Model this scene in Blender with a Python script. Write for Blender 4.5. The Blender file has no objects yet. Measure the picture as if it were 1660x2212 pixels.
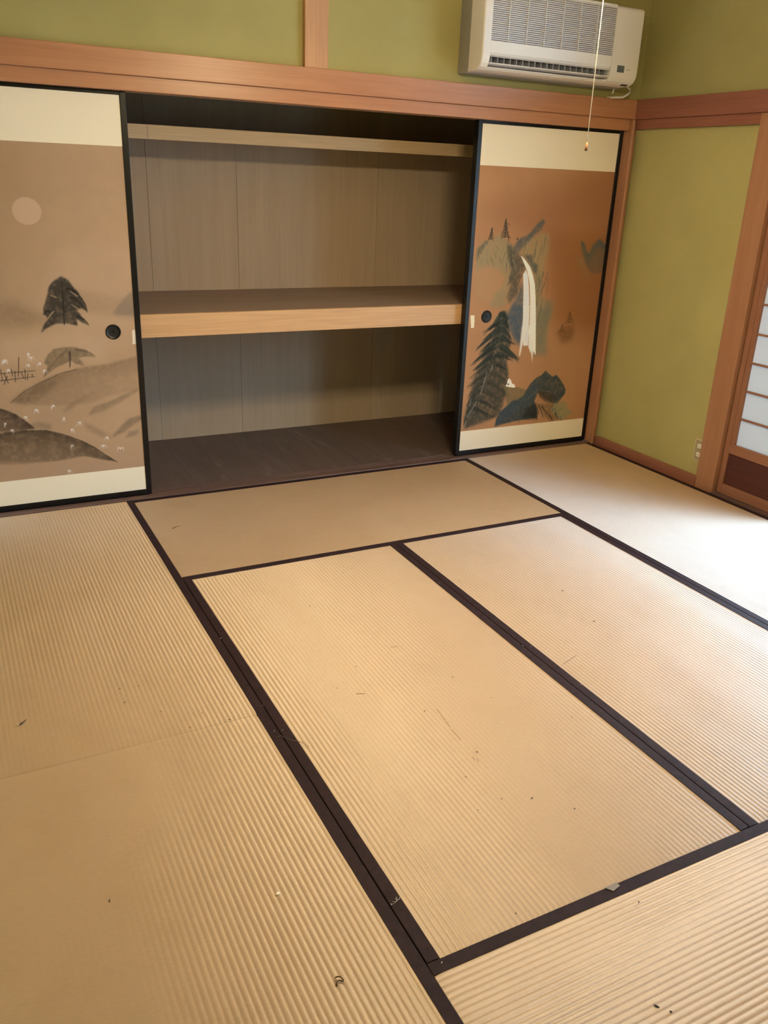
import bpy, bmesh, math, random
import numpy as np
from mathutils import Vector, Matrix
sc = bpy.context.scene
COL = sc.collection
# ------------------------------------------------------------------ camera
cam_d = bpy.data.cameras.new('camera'); cam = bpy.data.objects.new('camera', cam_d); COL.objects.link(cam)
cam_d.sensor_fit = 'HORIZONTAL'; cam_d.sensor_width = 36.0; cam_d.lens = 36.0*1825.32/1660
cam_d.clip_start = 0.02
cam.location = (-0.67794, -3.79386, 1.43193); cam.rotation_euler = (1.19696, -0.03727, -0.47124)
sc.camera = cam
# ------------------------------------------------------------------ sky, exposure
SKY = 25.0
LAMP = 234.0
w = bpy.data.worlds.new('sky'); sc.world = w; w.use_nodes = True
bgn = w.node_tree.nodes['Background']; bgn.inputs[0].default_value = (0.53, 0.75, 1.0, 1); bgn.inputs[1].default_value = SKY
sc.view_settings.view_transform = 'Standard'; sc.view_settings.look = 'None'
sc.view_settings.gamma = 1.0; sc.view_settings.exposure = 0.0
sc.view_settings.use_curve_mapping = False
# daylight portal over the veranda glazing (guides sampling of the sky only)
pl = bpy.data.lights.new('sky_portal', 'AREA'); pl.shape = 'RECTANGLE'; pl.size = 6.9; pl.size_y = 2.4
pl.cycles.is_portal = True
po = bpy.data.objects.new('sky_portal', pl); COL.objects.link(po)
po.location = (3.72, -3.45, 1.2); po.rotation_euler = (0, math.radians(90), 0)
po.rotation_euler = Vector((-1, 0, 0)).to_track_quat('-Z', 'Y').to_euler()

# ------------------------------------------------------------------ materials
def mat(name, col, rough=.6, metal=0., spec=.5):
    m = bpy.data.materials.new(name); m.use_nodes = True
    b = m.node_tree.nodes['Principled BSDF']
    b.inputs['Base Color'].default_value = (*col, 1); b.inputs['Roughness'].default_value = rough
    b.inputs['Metallic'].default_value = metal; b.inputs['Specular IOR Level'].default_value = spec
    return m
def nd(m, t, **kw):
    n = m.node_tree.nodes.new(t)
    for k, v in kw.items(): setattr(n, k, v)
    return n
def lk(m, a, b): m.node_tree.links.new(a, b)
def noise(m, scale, detail=4., stretch=(1, 1, 1), rough=.55, dist=0.):
    tc = nd(m, 'ShaderNodeTexCoord'); mp = nd(m, 'ShaderNodeMapping'); mp.inputs['Scale'].default_value = stretch
    n = nd(m, 'ShaderNodeTexNoise'); n.inputs['Scale'].default_value = scale; n.inputs['Detail'].default_value = detail
    n.inputs['Roughness'].default_value = rough; n.inputs['Distortion'].default_value = dist
    lk(m, tc.outputs['Object'], mp.inputs['Vector']); lk(m, mp.outputs[0], n.inputs['Vector'])
    return n.outputs['Fac']
def ramp(m, fac, c1, c2, lo=.3, hi=.7):
    r = nd(m, 'ShaderNodeValToRGB'); e = r.color_ramp.elements
    e[0].position = lo; e[0].color = (*c1, 1); e[1].position = hi; e[1].color = (*c2, 1)
    lk(m, fac, r.inputs[0]); return r.outputs[0]
def mulc(m, a, b, f=1.):
    x = nd(m, 'ShaderNodeMix', data_type='RGBA', blend_type='MULTIPLY'); x.inputs[0].default_value = f
    lk(m, a, x.inputs[6]); lk(m, b, x.inputs[7]); return x.outputs[2]
def bump(m, h, strength, dist=.002):
    b = nd(m, 'ShaderNodeBump'); b.inputs['Strength'].default_value = strength; b.inputs['Distance'].default_value = dist
    lk(m, h, b.inputs['Height']); lk(m, b.outputs[0], m.node_tree.nodes['Principled BSDF'].inputs['Normal'])
def base(m, c): lk(m, c, m.node_tree.nodes['Principled BSDF'].inputs['Base Color'])
def plaster(name, c1, c2):
    m = mat(name, c1, .95, spec=.1); a = ramp(m, noise(m, 900., 2.), (.86, .86, .86), (1.1, 1.1, 1.1))
    base(m, mulc(m, ramp(m, noise(m, 3., 3.), c1, c2), a)); bump(m, noise(m, 700., 3.), .25, .001); return m
def wood(name, c1, c2, axis='x', rough=.45, fine=1., knots=.7, spec=.4):
    m = mat(name, c1, rough, spec=spec)
    st = {'x': (.06, 1, 1), 'y': (1, .06, 1), 'z': (1, 1, .06)}[axis]
    g = ramp(m, noise(m, 28.*fine, 6., st, .6, .6), c1, c2, .25, .75)
    st2 = {'x': (.02, 1, 1), 'y': (1, .02, 1), 'z': (1, 1, .02)}[axis]
    f = ramp(m, noise(m, 190.*fine, 3., st2), (1-.2*knots, 1-.2*knots, 1-.2*knots), (1+.08*knots, 1+.08*knots, 1+.08*knots))
    base(m, mulc(m, g, f)); bump(m, noise(m, 190.*fine, 3., st2), .10, .0008); return m

M = {}
M['plaster'] = plaster('green_plaster', (.390, .360, .155), (.440, .408, .180))
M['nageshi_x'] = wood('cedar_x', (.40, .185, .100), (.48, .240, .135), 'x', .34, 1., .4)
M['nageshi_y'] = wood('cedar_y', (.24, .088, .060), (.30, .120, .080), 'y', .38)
M['post'] = wood('cedar_z', (.31, .148, .080), (.38, .195, .110), 'z', .42, 1., .4)
M['groove'] = wood('groove_wood', (.16, .070, .035), (.20, .090, .045), 'z', .6)
M['strut'] = wood('cedar_strut', (.50, .275, .150), (.61, .355, .205), 'z', .42, 1., .5)
M['shoji_wood'] = wood('shoji_cedar', (.24, .105, .062), (.30, .140, .082), 'z', .5)
M['shoji_wood_y'] = wood('shoji_cedar_y', (.24, .105, .062), (.30, .140, .082), 'y', .5)
M['dark_panel'] = wood('dark_red_panel', (.060, .014, .012), (.085, .022, .017), 'y', .5)
M['sill'] = wood('sill_wood', (.105, .062, .052), (.150, .092, .076), 'x', .42)
M['sill_y'] = wood('sill_wood_y', (.075, .045, .045), (.115, .070, .066), 'y', .42)
M['fascia'] = wood('light_cypress', (.53, .325, .172), (.61, .395, .222), 'x', .45, .8)
M['ply_wall'] = wood('closet_plywood', (.42, .325, .240), (.47, .370, .280), 'z', .75, .5, .25, spec=.2)
M['ply_shelf'] = wood('shelf_plywood', (.25, .180, .145), (.31, .230, .185), 'x', .6, .6, spec=.3)
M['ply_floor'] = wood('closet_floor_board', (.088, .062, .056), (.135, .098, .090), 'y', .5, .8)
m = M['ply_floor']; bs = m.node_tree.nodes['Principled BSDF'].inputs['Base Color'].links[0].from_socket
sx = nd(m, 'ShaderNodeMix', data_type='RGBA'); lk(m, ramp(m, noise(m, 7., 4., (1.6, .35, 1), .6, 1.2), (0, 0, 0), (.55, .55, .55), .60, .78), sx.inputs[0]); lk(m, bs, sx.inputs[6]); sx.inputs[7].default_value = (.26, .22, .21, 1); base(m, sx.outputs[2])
M['closet_top'] = wood('closet_ceiling_board', (.20, .13, .085), (.26, .175, .115), 'x', .7)
M['ceiling'] = wood('ceiling_board', (.66, .52, .36), (.74, .60, .43), 'x', .55)
M['veranda'] = wood('veranda_board', (.46, .36, .26), (.55, .44, .33), 'y', .35)
M['lacquer'] = mat('black_lacquer', (.005, .005, .006), .30, spec=.35)
M['cup'] = mat('handle_black', (.004, .004, .005), .45)
m = M['cream'] = mat('cream_paper', (.86, .81, .70), .75, spec=.2); bump(m, noise(m, 500., 3.), .08, .0006)
m = M['patch'] = mat('paper_patch', (.84, .76, .58), .8)
# painted paper: colours stored on the mesh are its ink and wash, plus some light falloff on the right door
m = M['painting'] = mat('painted_paper', (.4, .27, .16), .62, spec=.25)
at = nd(m, 'ShaderNodeAttribute'); at.attribute_name = 'ink'
base(m, mulc(m, at.outputs['Color'], ramp(m, noise(m, 650., 2.), (.93, .93, .93), (1.06, 1.06, 1.06)))); bump(m, noise(m, 650., 2.), .12, .0006)
# rush matting
RUSH_R, RUSH_A, RUSH_F = .60, .62, .185
def rush(name, axis, c1, c2):
    m = mat(name, c1, .60, spec=.3)
    big = ramp(m, noise(m, 1.3, 3.), c1, c2, .32, .68)
    st = (1, .22, 1) if axis == 'x' else (.22, 1, 1)
    streak = ramp(m, noise(m, 230., 3., st), (.93, .92, .90), (1.04, 1.04, 1.04))
    blot = ramp(m, noise(m, 7., 5., (1, 1, 1), .7), (.95, .93, .90), (1.02, 1.02, 1.02), .30, .55)
    base(m, mulc(m, mulc(m, big, streak), blot))
    bump(m, noise(m, 260., 4., st, .65), .30, .0008)
    # the waxy rush strands lie across the ribs: their gloss spreads along the mat
    b = m.node_tree.nodes['Principled BSDF']; out = m.node_tree.nodes['Material Output']
    t = nd(m, 'ShaderNodeCombineXYZ'); t.inputs[0].default_value, t.inputs[1].default_value = ((1, 0) if axis == 'y' else (0, 1))
    g = nd(m, 'ShaderNodeBsdfAnisotropic'); g.distribution = 'GGX'; g.inputs['Color'].default_value = (.94, .90, .84, 1)
    g.inputs['Roughness'].default_value = RUSH_R; g.inputs['Anisotropy'].default_value = RUSH_A; lk(m, t.outputs[0], g.inputs['Tangent'])
    nb_ = [n for n in m.node_tree.nodes if n.type == 'BUMP'][0]; lk(m, nb_.outputs[0], g.inputs['Normal'])
    x = nd(m, 'ShaderNodeMixShader'); x.inputs[0].default_value = RUSH_F
    lk(m, b.outputs[0], x.inputs[1]); lk(m, g.outputs[0], x.inputs[2]); lk(m, x.outputs[0], out.inputs[0]); return m
M['rush_y'] = rush('rush_lengthwise', 'y', (.470, .322, .198), (.51, .356, .225))
M['rush_x'] = rush('rush_crosswise', 'x', (.470, .322, .198), (.51, .356, .225))
m = M['edge_cloth'] = mat('edge_cloth', (.02, .009, .011), .75, spec=.22)
base(m, ramp(m, noise(m, 60., 4.), (.016, .0065, .0080), (.028, .0125, .0150))); bump(m, noise(m, 900., 2.), .3, .0006)
M['straw'] = mat('mat_core', (.30, .20, .09), .9)
M['subfloor'] = wood('subfloor', (.10, .07, .05), (.14, .10, .07), 'x', .8)
M['ac_cover'] = mat('ac_cover_plastic', (.80, .77, .74), .35)
M['ac_case'] = mat('ac_case_plastic', (.30, .29, .275), .5)
M['ac_grille'] = mat('ac_grille_plastic', (.66, .64, .64), .4)
M['ac_dark'] = mat('ac_dark', (.030, .030, .045), .6)
M['ac_vane'] = mat('ac_vane', (.33, .34, .38), .5)
M['ac_window'] = mat('ac_receiver', (.10, .12, .14), .25)
M['ac_mark'] = mat('ac_mark', (.30, .29, .30), .5)
M['white_tube'] = mat('white_tube', (.72, .70, .66), .45)
M['outlet'] = mat('outlet_plate', (.36, .31, .20), .45); M['outlet_rim'] = mat('outlet_rim', (.62, .55, .36), .4); M['socket'] = mat('socket_white', (.82, .80, .74), .4); M['slot'] = mat('socket_slot', (.12, .11, .10), .5)
M['cord'] = mat('pull_cord', (.27, .25, .23), .7); M['pull'] = mat('pull_wood', (.26, .11, .04), .6)
M['lamp_shade'] = mat('lamp_cover', (.85, .84, .80), .5); M['lamp_metal'] = mat('lamp_metal', (.7, .7, .7), .4, .6)
m = M['tube'] = mat('tube_glow', (.9, .9, .9), .5)
pb = m.node_tree.nodes['Principled BSDF']; pb.inputs['Emission Color'].default_value = (1.0, .80, .48, 1); pb.inputs['Emission Strength'].default_value = LAMP
m = M['paper'] = bpy.data.materials.new('shoji_paper'); m.use_nodes = True
nt = m.node_tree; nt.nodes.clear(); o_ = nt.nodes.new('ShaderNodeOutputMaterial'); mx = nt.nodes.new('ShaderNodeMixShader'); d_ = nt.nodes.new('ShaderNodeBsdfDiffuse'); t_ = nt.nodes.new('ShaderNodeBsdfTranslucent')
d_.inputs[0].default_value = (.52, .54, .58, 1); t_.inputs[0].default_value = (.80, .80, .80, 1); mx.inputs[0].default_value = .20
nt.links.new(d_.outputs[0], mx.inputs[1]); nt.links.new(t_.outputs[0], mx.inputs[2]); nt.links.new(mx.outputs[0], o_.inputs[0])
m = M['glass'] = bpy.data.materials.new('window_glass'); m.use_nodes = True
nt = m.node_tree; nt.nodes.clear(); o_ = nt.nodes.new('ShaderNodeOutputMaterial'); mx = nt.nodes.new('ShaderNodeMixShader'); a_ = nt.nodes.new('ShaderNodeBsdfTransparent'); g_ = nt.nodes.new('ShaderNodeBsdfGlossy'); fr = nt.nodes.new('ShaderNodeMath'); lw = nt.nodes.new('ShaderNodeLayerWeight'); fm = nt.nodes.new('ShaderNodeMath')
a_.inputs[0].default_value = (.93, .95, .95, 1); g_.inputs['Roughness'].default_value = .02; lw.inputs[0].default_value = .5; fm.operation = 'POWER'; fm.inputs[1].default_value = 5.; nt.links.new(lw.outputs['Facing'], fm.inputs[0]); nt.links.new(fm.outputs[0], fr.inputs[0]); fr.operation = 'MULTIPLY_ADD'; fr.inputs[1].default_value = .9; fr.inputs[2].default_value = .035
nt.links.new(fr.outputs[0], mx.inputs[0]); nt.links.new(a_.outputs[0], mx.inputs[1]); nt.links.new(g_.outputs[0], mx.inputs[2]); nt.links.new(mx.outputs[0], o_.inputs[0])
M['alu'] = mat('window_aluminium', (.30, .28, .26), .4, .7)
m = M['gravel'] = mat('garden_gravel', (.42, .41, .38), .95); base(m, ramp(m, noise(m, 30., 6.), (.50, .49, .47), (.64, .63, .61)))
M['block'] = mat('sky_block_grey', (.30, .29, .27), .9); 
M['insect'] = mat('insect_brown', (.060, .030, .012), .5); M['wing'] = mat('insect_wing', (.70, .64, .50), .4)
M['crumb'] = mat('white_crumb', (.90, .84, .74), .6); M['husk'] = mat('brown_husk', (.10, .050, .015), .6)
M['fluff'] = mat('grey_fluff', (.50, .46, .43), .8); M['hair'] = mat('grey_hair', (.20, .17, .14), .5)
M['film'] = mat('plastic_film', (.24, .22, .22), .3); M['twig'] = mat('twig_brown', (.15, .085, .02), .7)
M['seed'] = mat('dark_seed', (.018, .008, .004), .5); M['speck'] = mat('dark_speck', (.07, .04, .02), .8)

# ------------------------------------------------------------------ helpers
def worldloc(p):
    v = Vector((0, 0, 0))
    while p is not None: v += p.location; p = p.parent
    return v
def link(name, me, material=None, parent=None):
    o = bpy.data.objects.new(name, me); COL.objects.link(o)
    if material is not None: me.materials.append(M[material] if isinstance(material, str) else material)
    if parent is not None:
        o.parent = parent; me.transform(Matrix.Translation(-worldloc(parent)))
    return o
def obj(name, bm, material, parent=None, smooth=False):
    me = bpy.data.meshes.new(name); bm.normal_update(); bm.to_mesh(me); bm.free()
    if smooth:
        for p in me.polygons: p.use_smooth = True
    return link(name, me, material, parent)
def tag(o, label=None, cat=None, group=None, kind=None):
    if label: o['label'] = label
    if cat: o['category'] = cat
    if group: o['group'] = group
    if kind: o['kind'] = kind
    return o
def empty(name, loc, label, cat, group=None, kind=None):
    o = bpy.data.objects.new(name, None); COL.objects.link(o); o.location = loc; o.empty_display_size = .05
    return tag(o, label, cat, group, kind)
def addbox(bm, x0, x1, y0, y1, z0, z1, bev=0., seg=2):
    b2 = bmesh.new(); bmesh.ops.create_cube(b2, size=1.)
    for v in b2.verts: v.co = Vector(((x0+x1)/2+v.co.x*(x1-x0), (y0+y1)/2+v.co.y*(y1-y0), (z0+z1)/2+v.co.z*(z1-z0)))
    if bev: bmesh.ops.bevel(b2, geom=b2.edges[:], offset=bev, segments=seg, affect='EDGES', profile=.5)
    me = bpy.data.meshes.new('tmp'); b2.to_mesh(me); b2.free(); bm.from_mesh(me); bpy.data.meshes.remove(me)
def box(name, x0, x1, y0, y1, z0, z1, material, parent=None, bev=0., seg=2):
    bm = bmesh.new(); addbox(bm, x0, x1, y0, y1, z0, z1, bev, seg); return obj(name, bm, material, parent)
def prism(bm, prof, x0, x1):          # (y,z) outline extruded along x
    a = [bm.verts.new((x0, y, z)) for y, z in prof]; b = [bm.verts.new((x1, y, z)) for y, z in prof]; n = len(prof)
    bm.faces.new(a); bm.faces.new(b[::-1])
    for i in range(n): bm.faces.new((a[i], b[i], b[(i+1) % n], a[(i+1) % n]))
    bmesh.ops.recalc_face_normals(bm, faces=bm.faces[:])
def tube(bm, pts, r, seg=8, r1=None):
    pts = [Vector(p) for p in pts]; rings = []
    for i, p in enumerate(pts):
        t = (pts[min(i+1, len(pts)-1)]-pts[max(i-1, 0)]).normalized()
        u = t.orthogonal().normalized() if abs(t.z) > .95 else t.cross(Vector((0, 0, 1))).normalized()
        v = t.cross(u); rr = r if r1 is None else r+(r1-r)*i/(len(pts)-1)
        rings.append([bm.verts.new(p+u*math.cos(2*math.pi*k/seg)*rr+v*math.sin(2*math.pi*k/seg)*rr) for k in range(seg)])
    for a, b in zip(rings, rings[1:]):
        for k in range(seg): bm.faces.new((a[k], a[(k+1) % seg], b[(k+1) % seg], b[k]))
    bm.faces.new(rings[0][::-1]); bm.faces.new(rings[-1])
    bmesh.ops.recalc_face_normals(bm, faces=bm.faces[:])
def lathe(bm, prof, cx, cy, seg=24):  # (r,z) outline turned about a vertical axis
    rings = [[bm.verts.new((cx+r*math.cos(2*math.pi*k/seg), cy+r*math.sin(2*math.pi*k/seg), z)) for k in range(seg)] for r, z in prof]
    for a, b in zip(rings, rings[1:]):
        for k in range(seg): bm.faces.new((a[k], a[(k+1) % seg], b[(k+1) % seg], b[k]))
def struct(o, label, cat=None): return tag(o, label, cat, kind='structure')

# ------------------------------------------------------------------ layout (metres)
XL, X0, X1, X2, X3 = -.907, 0., .907, 1.809, 2.716
Y1, Y2, Y3, Y4 = -.9156, -1.8394, -2.7648, -3.688
ZC = 2.42
XW = 2.765            # green face of the right wall
YW = .020             # green face of the wall above the closet
# ------------------------------------------------------------------ room shell
struct(box('floor', -1.0, 2.86, -3.80, .10, -.10, -.0585, 'subfloor'), 'dark boarded subfloor beneath the tatami mats', 'floor')
wb = struct(box('wall_back', -1.0, 2.84, YW, .10, 1.80, ZC, 'plaster'), 'olive green plaster wall above the closet lintel', 'wall')
wr = bpy.data.objects.new('wall_right', None); COL.objects.link(wr); struct(wr, 'olive green plaster wall beside the shoji screen', 'wall')
box('lower_panel', XW, XW+.06, -.83, .0755, -.06, 1.74, 'plaster', wr)
for a_, b_, c_, d_ in ((-3.80, -2.62, 1.78, ZC), (-1.02, .02, 1.78, ZC), (-2.62, -1.02, 1.78, 1.98), (-2.62, -1.02, 2.30, ZC)): box('upper_panel', XW, XW+.06, a_, b_, c_, d_, 'plaster', wr)
struct(box('wall_left', -1.0, -.925, -3.80, .02, -.06, ZC, 'plaster'), 'olive green plaster wall on the side opposite the shoji', 'wall')
wf = bpy.data.objects.new('wall_front', None); COL.objects.link(wf); struct(wf, 'olive green plaster wall with the open doorway facing the closet', 'wall')
box('side_panel', .93, 2.84, -3.79, -3.70, -.06, ZC, 'plaster', wf); box('head_panel', -1.0, .93, -3.79, -3.70, 1.78, ZC, 'plaster', wf)
ce = bpy.data.objects.new('ceiling', None); COL.objects.link(ce); struct(ce, 'boarded cedar ceiling of the tatami room', 'ceiling')
for k in range(9):
    y0 = -3.80+k*.425; box('plank', -1.0, 2.84, y0+.001, y0+.424, ZC, ZC+.012, 'ceiling', ce)
for k in range(9):
    x0 = -.8+k*.42; box('batten', x0-.012, x0+.012, -3.70, .02, ZC-.022, ZC, 'ceiling', ce)
# back trims
struct(box('trim_1', -.925, 2.745, -.012, YW+.004, 1.781, 1.8725, 'nageshi_x', None, .0025), 'upper orange cedar rail running over the closet opening', 'trim')
struct(box('trim_2', -.925, 2.745, .004, .099, 1.7265, 1.7812, 'nageshi_x', None, .002), 'lower cedar lintel strip just over the sliding doors', 'trim')
struct(box('trim_3', .853, .962, -.004, YW+.004, 1.8715, ZC, 'strut', None, .003), 'short vertical cedar strut on the green wall above the closet', 'trim')
# right trims
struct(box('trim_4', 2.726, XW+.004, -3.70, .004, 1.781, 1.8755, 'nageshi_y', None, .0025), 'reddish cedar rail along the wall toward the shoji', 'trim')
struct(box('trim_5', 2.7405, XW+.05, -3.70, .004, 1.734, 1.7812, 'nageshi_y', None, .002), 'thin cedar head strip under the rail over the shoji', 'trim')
bm = bmesh.new(); addbox(bm, 2.712, 2.748, -.012, .075, .0, 1.733, .006, 3); addbox(bm, 2.706, 2.722, -.030, -.006, .0, 1.7805, .0055, 3)
struct(obj('trim_6', bm, 'post'), 'slim cedar corner post between painted door and green wall', 'trim')
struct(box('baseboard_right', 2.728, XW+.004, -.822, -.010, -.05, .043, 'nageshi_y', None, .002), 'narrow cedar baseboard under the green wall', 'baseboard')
struct(box('trim_7', 2.737, 2.845, -.937, -.817, -.06, 1.7805, 'post', None, .003), 'square cedar pillar between green wall and shoji screen', 'pillar')
box('groove_strip', 2.772, 2.845, -.9452, -.9365, .0, 1.7335, 'groove', bpy.data.objects['trim_7'])  # dark filler added to stop sky light leaking through the gap
# sills
si = struct(box('trim_8', XL, 2.715, .001, .045, -.05, .0045, 'sill', None, .003), 'dark worn wooden sill along the closet opening', 'sill')
box('track_lip', XL, 2.715, .0665, .0705, -.05, .0035, 'sill', si); box('track_lip', XL, 2.715, .0925, .1005, -.05, .0035, 'sill', si); box('track_bed', XL, 2.715, .044, .1005, -.05, -.0005, 'sill', si)
struct(box('trim_9', 2.722, 2.86, -3.69, -.937, -.05, .0035, 'sill_y', None, .002), 'dark brown sill under the shoji screen', 'sill')

# ------------------------------------------------------------------ closet interior
cw = bpy.data.objects.new('wall_closet', None); COL.objects.link(cw); struct(cw, 'greyish plywood panelling lining the back of the open closet', 'wall')
edges = [-.925, -.01, .355, .833, 1.683, 2.53, 2.77]
for a, b in zip(edges, edges[1:]): box('panel', a+.0008, b-.0008, .920, .930, -.02, 2.33, 'ply_wall', cw)
box('backing', -.95, 2.80, .930, .96, -.05, 2.36, 'ply_floor', cw)
box('side_panel', -.955, -.925, .10, .93, -.05, 2.33, 'ply_wall', cw); box('side_panel', 2.762, 2.80, .076, .93, -.05, 2.33, 'ply_wall', cw)
box('top_panel', -.95, 2.80, .10, .93, 2.33, 2.36, 'closet_top', cw)
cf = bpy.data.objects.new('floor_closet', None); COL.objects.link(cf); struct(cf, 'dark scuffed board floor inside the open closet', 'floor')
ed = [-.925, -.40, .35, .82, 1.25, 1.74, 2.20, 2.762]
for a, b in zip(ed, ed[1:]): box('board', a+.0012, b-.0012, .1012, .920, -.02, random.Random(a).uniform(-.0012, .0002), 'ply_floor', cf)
sh = empty('closet_shelf', (.9, .10, .731), 'full-width middle shelf in the closet with pale wooden front board', 'shelf')
box('front_board', -.92, 2.755, .100, .124, .731, .8335, 'fascia', sh, .0015); box('shelf_board', -.92, 2.755, .1245, .919, .815, .8325, 'ply_shelf', sh)
us = empty('upper_closet_shelf', (.9, .53, 1.570), 'narrow high shelf at the back of the closet with a pale wooden edge', 'shelf')
M['fascia_b'] = wood('pale_cypress', (.56, .400, .240), (.66, .490, .310), 'x', .55, .8)
box('front_board', -.92, 2.76, .530, .553, 1.5705, 1.633, 'fascia_b', us, .0015); box('shelf_board', -.92, 2.76, .5535, .919, 1.612, 1.631, 'ply_wall', us)
box('edge_joint', .285, .289, .5288, .531, 1.572, 1.632, 'ply_wall', us)

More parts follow.
